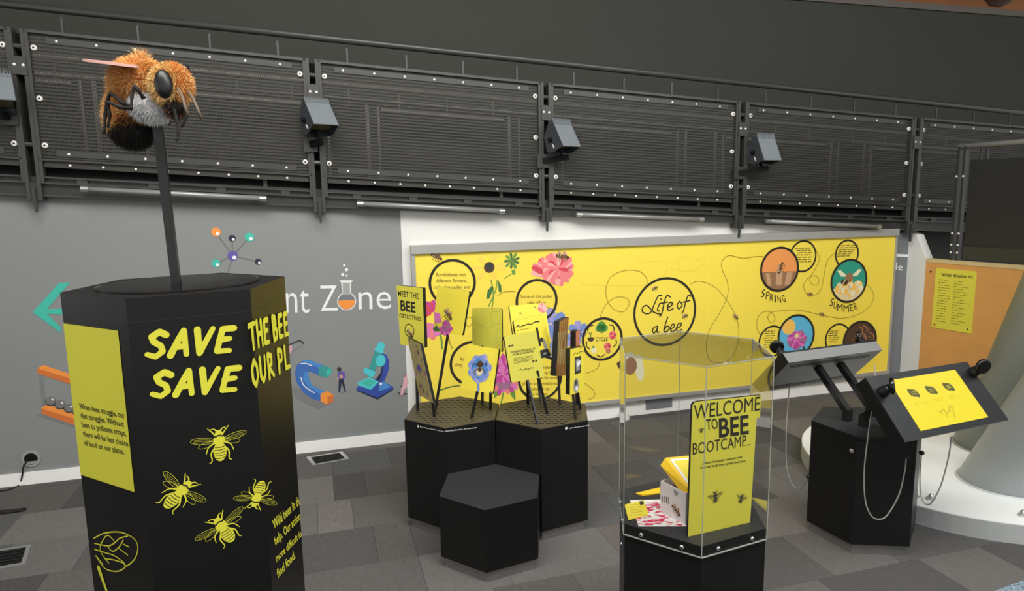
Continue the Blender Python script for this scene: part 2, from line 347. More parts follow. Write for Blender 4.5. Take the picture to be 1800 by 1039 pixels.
# ---- walls
RAMP = lambda s: 1.993-0.061*s+0.0011*s*s             # underside of ramp fascia
GN = 0.06                                   # guard plane in front of the wall
def wallseg(name, a0, a1, m, top=lambda a: RAMP(a)+0.099):
    return struct(MB().prism([WF.w(a0, 0, 0), WF.w(a1, 0, 0), WF.w(a1, top(a1), 0), WF.w(a0, top(a0), 0)], [WF.w(a0, 0, -.12), WF.w(a1, 0, -.12), WF.w(a1, top(a1), -.12), WF.w(a0, top(a0), -.12)], m).build(name))
wl = wallseg('wall_left', -7.0, SG, 'grey_wall'); wl['label'] = 'grey wall with painted science mural under the ramp'
wb = wallseg('wall_back', SG, 4.42, 'white_paint'); wb['label'] = 'white wall behind the long yellow bee board'
wr = wallseg('wall_right', 4.42, 4.72, 'grey_wall_dark'); wr['label'] = 'narrow grey wall strip at the right end of the yellow board'
for nm, a0, a1 in (('baseboard_left', -7.0, SG), ('baseboard_back', SG, 4.66)):
    struct(MB().box(a0, a1, 0, .098, .0, .016, 'skirting_white', wf).build(nm), 'white baseboard along the foot of the wall')
struct(MB().box(-9, 11, 1.6, 4.6, -1.75, -1.6, 'dark_wall', wf).build('wall_upper'), 'tall dark olive grey wall behind the ramp')
struct(MB().box(-9, 11, 4.6, 4.68, -1.78, -1.57, 'dark_trim', wf).build('trim_1'), 'grey capping strip along the top of the dark upper wall')
struct(MB().box(-12, 16, 3.2, 8.5, -4.6, -4.45, 'orange_board', wf).build('wall_far'), 'orange brown boarded wall far behind the dark wall')
struct(MB().box(-13, 15, 6.6, 6.8, -4.4, 11, 'dark_wall', wf).build('ceiling'), 'dark hall ceiling')
struct(MB().box(4.74, 10, 0, RAMP(7)+.1, -.4, -.3, 'steel_deep', wf).build('wall_under_ramp'), 'dark wall under the ramp behind the plywood panel')
# ---- mural on the grey wall
mf = WF.off(0.0015)
def mural(name, label=None, fn=None):
    mb = MB(); fn(mb); o = mb.build(name, wl)
    if label: o['label'] = label
def m_arrow(mb):
    c = cq(0, 480, 2.361)
    mb.ppx(mf, [c(135, 163), c(245, 42), c(292, 38), c(195, 150), c(300, 145), c(300, 172), c(195, 170), c(252, 225), c(252, 248)], 'teal')
mural('mural_arrow', 'teal arrow pointing left', m_arrow)
def m_cradle(mb):
    c = cq(0, 480, 2.361)
    mb.ppx(mf, [c(155, 395), c(178, 381), c(330, 432), c(330, 472), c(157, 415)], 'orange'); mb.ppx(mf, [c(155, 395), c(330, 450), c(330, 474), c(157, 417)], 'orange_dark', .0013)
    mb.ppx(mf, [c(172, 560), c(195, 543), c(340, 595), c(340, 640), c(174, 582)], 'orange'); mb.ppx(mf, [c(172, 562), c(340, 615), c(340, 642), c(174, 584)], 'orange_dark', .0013)
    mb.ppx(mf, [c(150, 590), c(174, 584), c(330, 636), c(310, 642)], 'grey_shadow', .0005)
    mb.ribpx(mf, [c(168, 425), c(184, 545)], .025, 'grey_shadow', .0012)
    for x, y in ((210, 533), (250, 547), (287, 562), (320, 573)): mb.disc(mf, mf.px(*c(x, y)), .038, 'charcoal', .0014); mb.disc(mf, mf.px(*c(x, y-3)), .034, 'grey_line', .0016); mb.disc(mf, mf.px(*c(x+8, y-8)), .008, 'white_print', .0018)
mural('mural_cradle', 'orange ball cradle', m_cradle)
def m_mol(mb):
    c = cq(360, 390, 10.39); C = (510, 620)
    for x, y in ((200, 185), (500, 300), (810, 280), (200, 760), (975, 728), (415, 940)): mb.ribpx(mf, [c(*C), c(x, y)], .012, 'grey_line', .0008)
    for x, y, r, m in ((205, 185, 88, 'orange'), (500, 300, 66, 'navy'), (815, 280, 85, 'teal'), (510, 620, 95, 'purple'), (205, 760, 78, 'teal'), (975, 728, 60, 'navy')):
        p = mf.px(*c(x, y)); R = abs(mf.px(*c(x+r, y))[0]-p[0]); mb.disc(mf, p, R, m, .0012); mb.disc(mf, mf.px(*c(x+r*.33, y+r*.33)), R*.4, 'white_print', .0016)
mural('mural_molecule', 'molecule of coloured balls', m_mol)
def m_word(mb):
    c = cq(340, 380, 2.885)
    mb.text(mf, 'nt', c(470, 490), c(588, 490), c(468, 372), 'white_print', bold=-.004)
    mb.text(mf, 'Z', c(645, 482), c(732, 480), c(640, 352), 'white_print', bold=-.004); mb.text(mf, 'ne', c(838, 473), c(1003, 470), c(836, 385), 'white_print', bold=-.004)
mural('mural_lettering', 'white wall lettering', m_word)
def m_flask(mb):
    c = cq(340, 380, 2.885); P = lambda x, y: mf.px(*c(x, y)); R = abs(P(825, 430)[0]-P(777, 430)[0])
    mb.disc(mf, P(777, 432), R, 'white_print', .0018); mb.ppx(mf, [c(748, 330), c(800, 330), c(798, 395), c(756, 395)], 'white_print', .0018); mb.ribpx(mf, [c(744, 329), c(804, 329)], .014, 'white_print', .002)
    mb.disc(mf, P(777, 432), R*.9, 'grey_wall_dark', .0021); mb.ppx(mf, [c(756, 336), c(794, 336), c(794, 400), c(758, 400)], 'grey_frame', .0022)
    cc = P(777, 432); mb.poly(mf, [(cc[0]+R*.86*math.cos(t), cc[1]+R*.86*math.sin(t)) for t in (math.radians(172+196*i/20) for i in range(21))], 'orange', .0024)
    for x, y, r in ((765, 249, 6), (776, 272, 8), (757, 296, 8), (777, 302, 5)): mb.disc(mf, P(x, y), r/2.885/200, 'white_print', .002)
mural('mural_flask', 'white flask with orange liquid', m_flask)
def m_magnet(mb):
    c = cq(500, 580, 6.926)
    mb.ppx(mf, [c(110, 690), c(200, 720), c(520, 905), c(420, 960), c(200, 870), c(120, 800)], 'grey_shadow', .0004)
    out = [c(470, 430), c(300, 362), c(220, 375), c(150, 430), c(125, 530), c(150, 640), c(230, 760), c(330, 835), c(440, 870), c(440, 770), c(330, 690), c(290, 610), c(285, 530), c(300, 500), c(415, 550), c(415, 460)]
    mb.ppx(mf, out, 'blue', .0008)
    mb.ppx(mf, [c(220, 375), c(300, 362), c(470, 430), c(415, 460), c(330, 420), c(240, 395)], 'blue_light', .001)
    mb.ppx(mf, [c(290, 520), c(300, 600), c(340, 680), c(490, 745), c(440, 785), c(300, 700), c(225, 600), c(230, 540), c(260, 505)], 'blue_light', .001)
    mb.ppx(mf, [c(415, 460), c(480, 430), c(570, 465), c(575, 520), c(520, 585), c(415, 550)], 'teal_dark', .0012); mb.ppx(mf, [c(510, 490), c(570, 465), c(570, 525), c(515, 585)], 'teal', .0014)
    mb.ppx(mf, [c(440, 775), c(520, 745), c(598, 790), c(595, 870), c(525, 912), c(440, 870)], 'orange', .0012); mb.ppx(mf, [c(525, 815), c(598, 790), c(595, 870), c(525, 912)], 'orange_dark', .0014)
    mb.ribpx(mf, [c(195, 412), c(260, 408), c(335, 437)], .008, 'white_print', .0016, 4); mb.ribpx(mf, [c(200, 580), c(240, 680), c(360, 765)], .008, 'white_print', .0016, 4)
mural('mural_magnet', 'blue horseshoe magnet with teal and orange tips', m_magnet)
def m_micro(mb):
    c = cq(500, 580, 6.926)
    mb.ppx(mf, [c(875, 700), c(1130, 580), c(1325, 695), c(1325, 725), c(1135, 845), c(878, 735)], 'blue_deep', .0008); mb.ppx(mf, [c(875, 725), c(1132, 825), c(1325, 715), c(1325, 728), c(1135, 848), c(878, 740)], 'navy', .001)
    mb.ppx(mf, [c(1180, 280), c(1240, 300), c(1275, 380), c(1270, 480), c(1220, 620), c(1130, 620), c(1180, 540), c(1200, 440)], 'blue_deep', .001); mb.ppx(mf, [c(1120, 595), c(1170, 520), c(1185, 440), c(1200, 440), c(1185, 560), c(1140, 640)], 'navy', .0012)
    mb.ppx(mf, [c(1205, 625), c(1300, 690), c(1150, 750), c(1150, 660)], 'blue_light', .0013)
    mb.ppx(mf, [c(890, 640), c(1030, 575), c(1150, 630), c(1050, 730), c(895, 672)], 'teal_light', .0014); mb.ppx(mf, [c(925, 640), c(1035, 595), c(1115, 635), c(1030, 700)], 'teal', .0016)
    mb.ppx(mf, [c(1100, 265), c(1185, 280), c(1090, 530), c(1015, 500)], 'teal_dark', .0014)
    mb.ppx(mf, [c(965, 470), c(985, 455), c(1110, 515), c(1090, 570), c(1040, 575), c(960, 515)], 'teal_light', .0016); mb.ppx(mf, [c(1095, 225), c(1120, 215), c(1215, 265), c(1190, 290), c(1100, 255)], 'teal_light', .0016)
    mb.ppx(mf, [c(1140, 155), c(1180, 147), c(1226, 172), c(1200, 262), c(1118, 225)], 'teal_light', .0015)
    p = mf.px(*c(1172, 375)); mb.disc(mf, p, .042, 'teal_light', .0018, ry=.055, ang=-.2); mb.disc(mf, mf.px(*c(1172, 655)), .012, 'white_print', .0018)
mural('mural_microscope', 'teal and blue microscope', m_micro)
def m_people(mb):
    c = cq(500, 580, 6.926)
    mb.disc(mf, mf.px(*c(667, 478)), .018, 'charcoal', .001, ry=.02)
    mb.ppx(mf, [c(650, 515), c(690, 500), c(735, 520), c(742, 580), c(715, 605), c(665, 605), c(650, 570)], 'purple', .0009); mb.ppx(mf, [c(668, 550), c(705, 545), c(712, 580), c(672, 588)], 'skin', .0011)
    mb.ppx(mf, [c(662, 600), c(720, 600), c(748, 755), c(735, 757), c(695, 640), c(678, 757), c(657, 757)], 'navy', .0012); mb.ribpx(mf, [c(640, 605), c(655, 580)], .008, 'skin', .001)
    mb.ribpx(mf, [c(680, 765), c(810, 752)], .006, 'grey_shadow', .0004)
    mb.ppx(mf, [c(1450, 580), c(1490, 560), c(1503, 620), c(1495, 690), c(1450, 740), c(1445, 790), c(1410, 795), c(1420, 710), c(1445, 660)], 'pinkish', .001); mb.ribpx(mf, [c(1420, 690), c(1500, 640)], .012, 'charcoal', .0008)
    mb.disc(mf, mf.px(*c(1470, 555)), .014, 'lav', .0012); mb.ribpx(mf, [c(1390, 770), c(1490, 780)], .012, 'charcoal', .0007); mb.ribpx(mf, [c(1310, 802), c(1470, 800)], .006, 'grey_shadow', .0004)
mural('mural_figures', 'two small painted figures', m_people)
def m_glasses(mb):
    c = cq(500, 580, 6.926); mb.ribpx(mf, [c(20, 195), c(75, 175), c(185, 128), c(235, 165)], .012, 'charcoal', .001); mb.ribpx(mf, [c(80, 270), c(215, 185)], .006, 'grey_shadow', .0005); mb.ppx(mf, [c(60, 190), c(90, 180), c(92, 250), c(75, 290), c(60, 280)], 'pinkish', .0007)
mural('mural_spectacles', 'dark spectacle arm', m_glasses)
mb = MB(); c = cq(1560, 400, 3.4625); mb.text(mf, 'le', c(50, 255), c(92, 262), c(52, 212), 'white_print', .0012, bold=.01); mb.ribpx(mf, [c(40, 168), c(124, 172)], .03, 'white_print', .0012); mb.build('lettering', wr)
# ---- wall socket, cable, floor bits
P = WF.px(55, 806); t = thing('cable_outlet', WF.w(P[0], P[1], 0), 'round black cable outlet with pale rim low on the grey wall', 'outlet')
MB().ring(WF, P, .055, .022, 'grey_frame', .008).lathe(WF.w(P[0], P[1], 0), MW, [(.066, 0), (.066, .006), (.05, .008)], 'grey_frame').build('rim', t); MB().disc(WF, P, .046, 'deep_black', .0095).build('hole', t); MB().poly(WF, [(P[0]-.04, P[1]-.02), (P[0]+.042, P[1]-.02), (P[0]+.03, P[1]-.04), (P[0]-.028, P[1]-.04)], 'grey_frame', .011).build('flap', t)
pts = [WF.w(*WF.px(u, v), .03) for u, v in ((50, 808), (44, 818), (42, 832))]+[gnd(34, 852, .006), gnd(18, 860, .006), gnd(-8, 864, .006), gnd(-40, 866, .006)]
tag(MB().tube(smooth([tuple(p) for p in pts], 6), .006, 'rubber_black', 8).build('power_cable'), 'thin black cable running from the wall outlet onto the carpet', 'cable')
tag(MB().tube([gnd(-60, 902, .012), gnd(10, 900, .012), gnd(40, 896, .012), gnd(46, 894, .012)], [.014, .016, .015, .008], 'rubber_black', 8).build('cable_end'), 'short black cable end lying on the carpet at the left edge', 'cable')
def vent(pxs, label):
    q = [gnd(*p) for p in pxs]; c0 = sum(q, V())/4; t = thing('floor_vent', c0, label, 'vent', 'floor vents in the carpet')
    up = V((0, 0, .003)); inn = [p+(c0-p)*.2 for p in q]
    mb = MB()
    for i in range(4):
        j = (i+1) % 4; mb.prism([q[i]+up, q[j]+up, inn[j]+up, inn[i]+up], [q[i], q[j], inn[j], inn[i]], 'silver')
    mb.build('frame', t); MB().prism([p+V((0, 0, .001)) for p in inn], [p-V((0, 0, .001)) for p in inn], 'deep_black').build('recess', t)
    for k in range(5):
        f = (k+.5)/5; MB().bar(inn[0].lerp(inn[3], f)+up*.6, inn[1].lerp(inn[2], f)+up*.6, .002, .008, 'steel_deep').build('slat', t)
c = cq(520, 740, 3); vent([c(55, 192), c(245, 162), c(283, 200), c(90, 235)], 'small silver framed floor vent beside the white baseboard')
c = cq(0, 740, 2.368); vent([c(-60, 545), c(130, 515), c(105, 597), c(-85, 630)], 'larger silver framed floor vent at the left of the black bee plinth')
P = [WF.px(*q) for q in ((1134, 698), (1180, 697), (1180, 715), (1134, 716))]; ax, bx = min(p[0] for p in P), max(p[0] for p in P); ay, by = min(p[1] for p in P), max(p[1] for p in P)
t = thing('wall_socket', WF.w(ax, ay, 0), 'grey socket plate in white surround below the yellow board', 'socket'); MB().box(ax-.06, bx+.05, ay-.015, by+.015, 0, .012, 'white_paint', wf).build('surround', t); MB().box(ax, bx, ay, by, .012, .018, 'grey_wall_dark', wf).build('plate', t)
g = gnd(1098, 738); tag(MB().lathe(g, Z, [(.05, 0), (.05, .02), (.035, .06), (.025, .1), (.01, .11)], 'white_paint').build('door_stop', smooth=True), 'small white rounded stop on the carpet behind the acrylic case', 'stop')
q = [gnd(1738, 1045), gnd(1830, 1010), gnd(1900, 1060), gnd(1800, 1110)]
mt = mat('speckle', (60, 84, 110), 0.9, var=0.1); nt = mt.node_tree; vo = nt.nodes.new('ShaderNodeTexVoronoi'); vo.inputs['Scale'].default_value = 60; rp = nt.nodes.new('ShaderNodeValToRGB'); rp.color_ramp.elements[0].color = (.02, .04, .08, 1); rp.color_ramp.elements[1].color = (.35, .45, .5, 1)
nt.links.new(vo.outputs['Color'], rp.inputs[0]); nt.links.new(rp.outputs[0], nt.nodes['Principled BSDF'].inputs['Base Color'])
tag(MB().prism([p+V((0, 0, .008)) for p in q], q, 'speckle').build('floor_mat'), 'blue speckled mat corner on the carpet at bottom right', 'mat')
# ================================================================ ramp
def rf(n): return lambda s, h, c: WF.w(s, RAMP(s)+h, n+c)
g0 = rf(GN)
PAN = [(-5.7, -3.775), (-3.68, -1.725), (-1.635, .275), (.365, 2.31), (2.405, 4.47), (4.57, 6.6)]
HT = 1.235
t = thing('ramp_walkway', WF.w(0, RAMP(0), 0), 'long dark steel access ramp sloping down to the right above the wall', 'ramp')
MB().box(-7, 8, .1, .14, -1.75, -.02, 'steel_deep', g0).build('deck', t)
MB().box(-7, 8, 0, .128, -.04, -.01, 'steel_dark', g0).build('fascia', t)
MB().box(-7, 8, -.012, .004, -.05, .012, 'steel_mid', g0).build('fascia_lip', t)
for i, (a, b) in enumerate(PAN):
    MB().box(a, b, .125, .138, -.03, .02, 'steel_mid', g0).build('ledge', t); MB().box(a, b, .168, .18, -.03, .02, 'steel_mid', g0).build('ledge', t)
    n = 4
    for k in range(n):
        x = a+(b-a)*(k+.55)/n; MB().box(x-.035, x+.035, .138, .168, -.03, .012, 'steel_mid', g0).build('spacer_block', t)
    MB().box(a, b, .138, .3, -.09, -.06, 'deep_black', g0).build('gap_shade_sheet', t)  # black sheet added as the shade in the gap below the guard panel
ORD = ['first', 'second', 'third', 'fourth', 'fifth', 'sixth']
PL = ['dark mesh guard panel cut by the left edge of the photo', 'dark mesh guard panel behind the furry bee model', 'dark mesh guard panel above the grey and white wall joint', 'dark mesh guard panel above the middle of the yellow board', 'dark mesh guard panel above the spring and summer circles', 'dark mesh guard panel half hidden by the black balustrade at right']
for i, (a, b) in enumerate(PAN):
    t = thing('guard_panel', g0(a, .26, 0), PL[i], 'guard panel', 'mesh guard panels along the ramp')
    fw = .028
    MB().box(a, b, HT-.022, HT, -.02, .03, 'steel_mid', g0).build('frame_rail', t); MB().box(a, b, .298, .312, -.02, .03, 'steel_mid', g0).build('frame_rail', t)
    MB().box(a, a+.026, .13, HT, -.02, .03, 'steel_mid', g0).build('frame_stile', t); MB().box(b-.026, b, .13, HT, -.02, .03, 'steel_mid', g0).build('frame_stile', t)
    mb = MB(); h = .32
    while h < HT-.03: mb.box(a+.02, b-.02, h, h+.0125, .0, .004, 'mesh_dark', g0); h += .026
    x = a+.03
    while x < b-.03: mb.box(x, x+.0055, .31, HT-.02, -.003, .0, 'mesh_dark', g0); x += .0165
    stuff(mb.build('wire_mesh', t))
    for hh, x0, x1 in ((HT-.085, .13, .11), (.335, .12, .12)): MB().box(a+x0, b-x1, hh, hh+.042, .004, .012, 'steel_mid', g0).build('clamp_strip', t)
    MB().box(a+.03, b-.03, .25, .298, .0, .008, 'mesh_dark', g0).build('kick_strip', t)
    for nm, hh, n in (('top_rivets', HT-.064, 7), ('lower_rivets', .356, 7), ('kick_rivets', .272, 8)):
        mb = MB()
        for k in range(n):
            P = g0(a+.2+(b-a-.4)*k/(n-1), hh, .012); mb.ell(P, (EW*.01, MW*.006, Z*.01), 'bolt_white', 8, 5)
        stuff(mb.build(nm, t))
    for hh in (HT-.125, .75, .41):
        for x in (a+.05, b-.05):
            if hh == .75 and i == 1 and x > b-.1: pass
            mb = MB(); P = g0(x, hh, .004); mb.lathe(P, MW, [(.021, 0), (.021, .012), (.015, .018)], 'bolt_white', 14); bo = mb.build('bolt', t); MB().lathe(P+MW*.018, MW, [(.008, 0), (.007, .003)], 'steel_deep', 10).build('bolt_socket', bo)
    MB().box(a+(b-a)*.8, a+(b-a)*.8+.03, .14, .3, -.055, -.04, 'steel_mid', g0).build('under_bracket', t)
# posts
PG = [(PAN[i][1], PAN[i+1][0]) for i in range(5)]
PLB = ['beside the left edge under a cut off floodlight', 'carrying the floodlight nearest the furry bee', 'carrying the floodlight above the flower cards', 'carrying the floodlight above the life circle', 'without a floodlight near the black balustrade']
for i, (a, b) in enumerate(PG):
    m = (a+b)/2; t = thing('ramp_post', g0(m, -.06, 0), 'dark steel double ramp post '+PLB[i], 'post', 'posts between the guard panels')
    for x in (a+.01, b-.01): MB().box(x-.012, x+.012, .0, HT, -.05, .035, 'steel_mid', g0).build('upright_bar', t)
    MB().box(a+.02, b-.02, .0, HT-.02, -.06, -.045, 'deep_black', g0).build('back_plate', t)
    MB().box(a-.0, b+.0, HT-.33, HT-.2, .035, .043, 'steel_mid', g0).build('joint_plate', t)
    mb = MB()
    for x in (a+.02, b-.02): mb.ell(g0(x, HT-.26, .044), (EW*.011, MW*.007, Z*.011), 'bolt_white', 8, 5)
    stuff(mb.build('plate_bolts', t))
    for hh in (HT-.125, .41): MB().tube([g0(a+.01, hh, .01), g0(b-.01, hh, .01)], .019, 'steel_mid', 10).build('spacer_tube', t)
    MB().box(a+.005, b-.005, -.002, .13, -.02, .03, 'steel_dark', g0).build('foot_block', t)
    MB().prism([g0(m-.012, .1, .05), g0(m+.012, .1, .05), g0(m+.008, -.09, .04), g0(m-.008, -.09, .04)], [g0(m-.012, .1, .02), g0(m+.012, .1, .02), g0(m+.008, -.09, .02), g0(m-.008, -.09, .02)], 'steel_mid').build('foot_fin', t)
# handrail
t = thing('handrail', g0(0, HT, 0), 'round dark steel handrail running along the top of the ramp guard', 'handrail')
MB().tube([g0(-7, HT+.125, -.02), g0(8, HT+.125, -.02)], .029, 'steel_mid', 16).build('rail_tube', t, smooth=True)
for i, (a, b) in enumerate(PAN):
    for k in range(4):
        x = a+.24+(b-a-.45)*k/3; MB().box(x-.007, x+.007, HT-.01, HT+.12, -.03, -.015, 'steel_mid', g0).build('rail_stem', t)
# far guard of the ramp
gb = rf(-1.2)
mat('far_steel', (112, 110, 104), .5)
t = thing('far_guard', gb(0, .1, 0), 'second guard rail seen through the mesh on the far side of the ramp', 'guard rail')
MB().tube([gb(-7, HT-.02, 0), gb(8, HT-.02, 0)], .024, 'far_steel', 10).build('rail_tube', t); MB().box(-7, 8, HT-.17, HT-.15, -.02, .02, 'far_steel', gb).build('top_rail', t)
for i, (a, b) in enumerate(PAN):
    for x in (a+.55, b+.16-.02): 
        if x < 7: MB().box(x-.09, x-.06, .14, HT-.15, -.01, .01, 'far_steel', gb).build('upright', t); MB().box(x+.02, x+.05, .14, HT-.15, -.01, .01, 'far_steel', gb).build('upright', t)
    MB().box(a+.62, b, HT-.2, HT-.17, -.01, .01, 'far_steel', gb).build('panel_rail', t)
    for k in range(4): x = a+.3+k*.5; MB().box(x-.006, x+.006, HT-.15, HT-.02, -.006, .006, 'far_steel', gb).build('rail_stem', t)
# fluorescent tubes
TL = ['fluorescent tube under the ramp, partly behind the black bee pole', 'fluorescent tube under the ramp at the grey and white wall joint', 'fluorescent tube under the ramp above the life of a bee circle', 'fluorescent tube under the ramp above the spring circle']
for i, (p, q) in enumerate((((146, 332), (465, 349)), ((631, 358), (884, 371)), ((1016, 377), (1234, 386)), ((1349, 389), (1546, 398)))):
    f = WF.off(GN+.07); A, B = f.w(*f.px(*p)), f.w(*f.px(*q)); d = (B-A).normalized()
    t = thing('tube_light', A, TL[i], 'tube light', 'fluorescent tubes below the ramp')
    MB().tube([A+d*.03, B-d*.03], .021, 'tube_glass', 14).build('glass_tube', t, smooth=True)
    for X, s in ((A, 1), (B, -1)): MB().tube([X-d*s*.015, X+d*s*.035], .0225, 'silver', 14).build('end_cap', t); MB().tube([X+d*s*.07, X+d*s*.07-MW*.075], .008, 'steel_dark', 8).build('clip', t)
# floodlights
def flood(C, yaw, pit, arm_from, arm_to, label, w=.215, L=.28):
    f = fr_yaw(C, yaw, pit); t = thing('floodlight', f.w(0, 0, -.1), label, 'floodlight', 'grey floodlights on the ramp posts')
    side = [(L/2, 0), (-L/2, 0), (-L/2+.03, -.14), (L/2-.2, -.21), (L/2-.06, -.17), (L/2, -.06)]
    MB().prism([f.w(-w/2, a, b) for a, b in side], [f.w(-w/2+.006, a, b) for a, b in side], 'lamp_side_shaded').build('side_plate', t); MB().prism([f.w(w/2-.006, a, b) for a, b in side], [f.w(w/2, a, b) for a, b in side], 'lamp_side_shaded').build('side_plate', t)
    MB().prism([f.w(x, y, 0) for x, y in ((-w/2, -L/2), (w/2, -L/2), (w/2, L/2), (-w/2, L/2))], [f.w(x, y, -.008) for x, y in ((-w/2, -L/2), (w/2, -L/2), (w/2, L/2), (-w/2, L/2))], 'lamp_top_lit').build('hood', t)
    bp = [(L/2, 0), (L/2, -.06), (L/2-.06, -.17), (L/2-.2, -.21)]
    for (p, q) in zip(bp, bp[1:]): MB().prism([f.w(x, *p) for x in (-w/2+.006, w/2-.006)]+[f.w(x, *q) for x in (w/2-.006, -w/2+.006)], [f.w(x, p[0]-.004, p[1]+.003) for x in (-w/2+.006, w/2-.006)]+[f.w(x, q[0]-.004, q[1]+.003) for x in (w/2-.006, -w/2+.006)], 'lamp_side_shaded').build('rear_plate', t)
    MB().prism([f.w(-w/2+.012, -L/2+.05, -.02), f.w(w/2-.012, -L/2+.05, -.02), f.w(w/2-.012, -L/2+.09, -.15), f.w(-w/2+.012, -L/2+.09, -.15)], [f.w(-w/2+.012, -L/2+.06, -.02), f.w(w/2-.012, -L/2+.06, -.02), f.w(w/2-.012, -L/2+.1, -.15), f.w(-w/2+.012, -L/2+.1, -.15)], 'lamp_glass').build('glass', t)
    for k in range(12):
        x = -w/2+.012+(w-.024)*k/11; MB().box(x-.003, x+.003, L/2-.045, L/2+.012, .0, .008, 'lamp_top_lit', f.w).build('cooling_fin', t)
    MB().lathe(f.w(-w/2, .0, -.1), -f.X, [(.02, 0), (.02, .02), (.012, .03)], 'deep_black', 12).build('tilt_knob', t); MB().box(-w/2-.004, -w/2, -.09, -.05, -.11, -.1, 'bolt_white', f.w).build('rating_label', t)
    B = f.w(0, -.02, -.2); E2 = V(arm_from); J = V(arm_to)
    MB().bar(E2, J, .05, .035, 'deep_black').build('arm', t); MB().bar(J+(E2-J)*.18, f.w(-.03, -.04, -.15), .018, .018, 'deep_black').build('yoke', t)
    MB().box(-.055, .055, -.06, .06, 0, .012, 'steel_dark', lambda a, b, c: E2+EW*a+Z*b+MW*c).build('clamp_plate', t)
for i, (pc, yaw, pit, af, at_, lb) in enumerate((((-8, 150), 308, 42, (16, 205), (-2, 202), 'grey floodlight cut off by the left edge of the photo'), ((564.5, 196), 308, 40, (546, 254), (566, 249), 'grey floodlight on the post nearest the furry bee'),
                                       ((996, 234), 306, 32, (954, 283), (1000, 276), 'grey floodlight on the post above the flower cards'), ((1352, 259), 290, 26, (1298, 304), (1350, 296), 'grey floodlight farthest right, on the post above the spring circle'))):
    fp = WF.off(GN+.2); fa = WF.off(GN+.045); fb = WF.off(GN+.14); flood(fp.w(*fp.px(*pc)), yaw, pit, fa.w(*fa.px(*af)), fb.w(*fb.px(*at_)), lb)
# ================================================================ yellow board
BH = .05; BFR = WF.off(BH)
bl, tr = BFR.px(729, 440), BFR.px(1574, 419)
ba0, ba1 = bl[0], tr[0]; bz1 = (bl[1]+tr[1])/2; bz0 = (BFR.px(1023, 706)[1]+BFR.px(1240, 687)[1])/2
board = thing('bee_board', WF.w((ba0+ba1)/2, bz0, 0), 'long yellow wall board titled life of a bee with flowers and season circles', 'display board')
MB().box(ba0, ba1, bz0, bz1, .005, BH, 'yellow_board', wf).build('panel', board)
MB().box(ba0-.035, ba1+.02, bz1, bz1+.075, 0, BH+.03, 'grey_frame', wf).build('top_frame', board); MB().box(ba0-.035, ba0, bz0-.03, bz1, 0, BH+.012, 'grey_frame', wf).build('side_frame', board)
MB().box(ba1, ba1+.02, bz0-.03, bz1, 0, BH+.012, 'grey_frame', wf).build('side_frame', board); MB().box(ba0-.035, ba1+.02, bz0-.035, bz0, 0, BH+.02, 'grey_frame', wf).build('bottom_frame', board)
for x in (1238, 1438): s = BFR.px(x, 560)[0]; MB().box(s-.002, s+.002, bz0, bz1, BH, BH+.0006, 'yellow_line', wf).build('panel_joint', board)
def bprint(name, fn, label=None):
    mb = MB(); fn(mb); o = mb.build(name, board)
    if label: o['label'] = label
c7, c8, c4 = cq(720, 400, 3.246), cq(1220, 400, 3.2475), cq(1320, 410, 4.518)
B = BFR
def bring(cx, top, bot, m_fill=None, wpx=4.2):
    def fn(mb):
        p, q = B.px(cx, top), B.px(cx, bot); r = abs(p[1]-q[1])/2; c = (p[0], (p[1]+q[1])/2)
        if m_fill: mb.disc(B, c, r, m_fill, .0012, n=56)
        mb.ring(B, c, r-.012, .024*wpx/4.2, 'ink', .0032)
    return fn
for cx, tp, bt in ((794, 455, 539), (943, 490, 567), (829, 599, 678), (949, 624, 704), (1059, 557.7, 634), (1170, 487, 608), (1412.5, 421.6, 479), (1490, 420.6, 472), (1358.6, 571.5, 628), (1474, 568, 622)): bprint('printed_ring', bring(cx, tp, bt, 'yellow_board', 3.4 if cx > 1300 else 4.2))
for ttl, rows in (('pollen visit text', [('Bumblebees visit', 150, 322, 278, 20), ('different flowers,', 150, 325, 312, 20), ('collecting pollen and', 136, 343, 348, 18)]), ('pollen text', [('Some of this pollen', 632, 812, 402, 20), ('rubs off on', 672, 775, 436, 18), ('other flowers.', 672, 802, 466, 18)]), ('half hidden text', [('As', 285, 310, 760, 20), ('they', 258, 302, 792, 20)]),
                  ('harvest text', [('pollinates', 715, 815, 806, 18), ('ng them', 770, 832, 835, 18), ('to new seeds for more', 650, 846, 866, 18), ('plants and sometimes', 645, 842, 897, 18), ('fruits for us', 680, 797, 928, 18), ('to harvest.', 690, 790, 958, 18)]), ('cycle word', [('CYCLE', 1062, 1130, 648, 22)])):
    mb = MB()
    for t, x0, x1, y, hh in rows: mb.text(B, t, c7(x0, y), c7(x1, y-1), c7(x0, y-hh), 'ink_soft' if hh != 22 else 'ink', .0034, bold=.004)
    stuff(mb.build('circle_lettering', board))
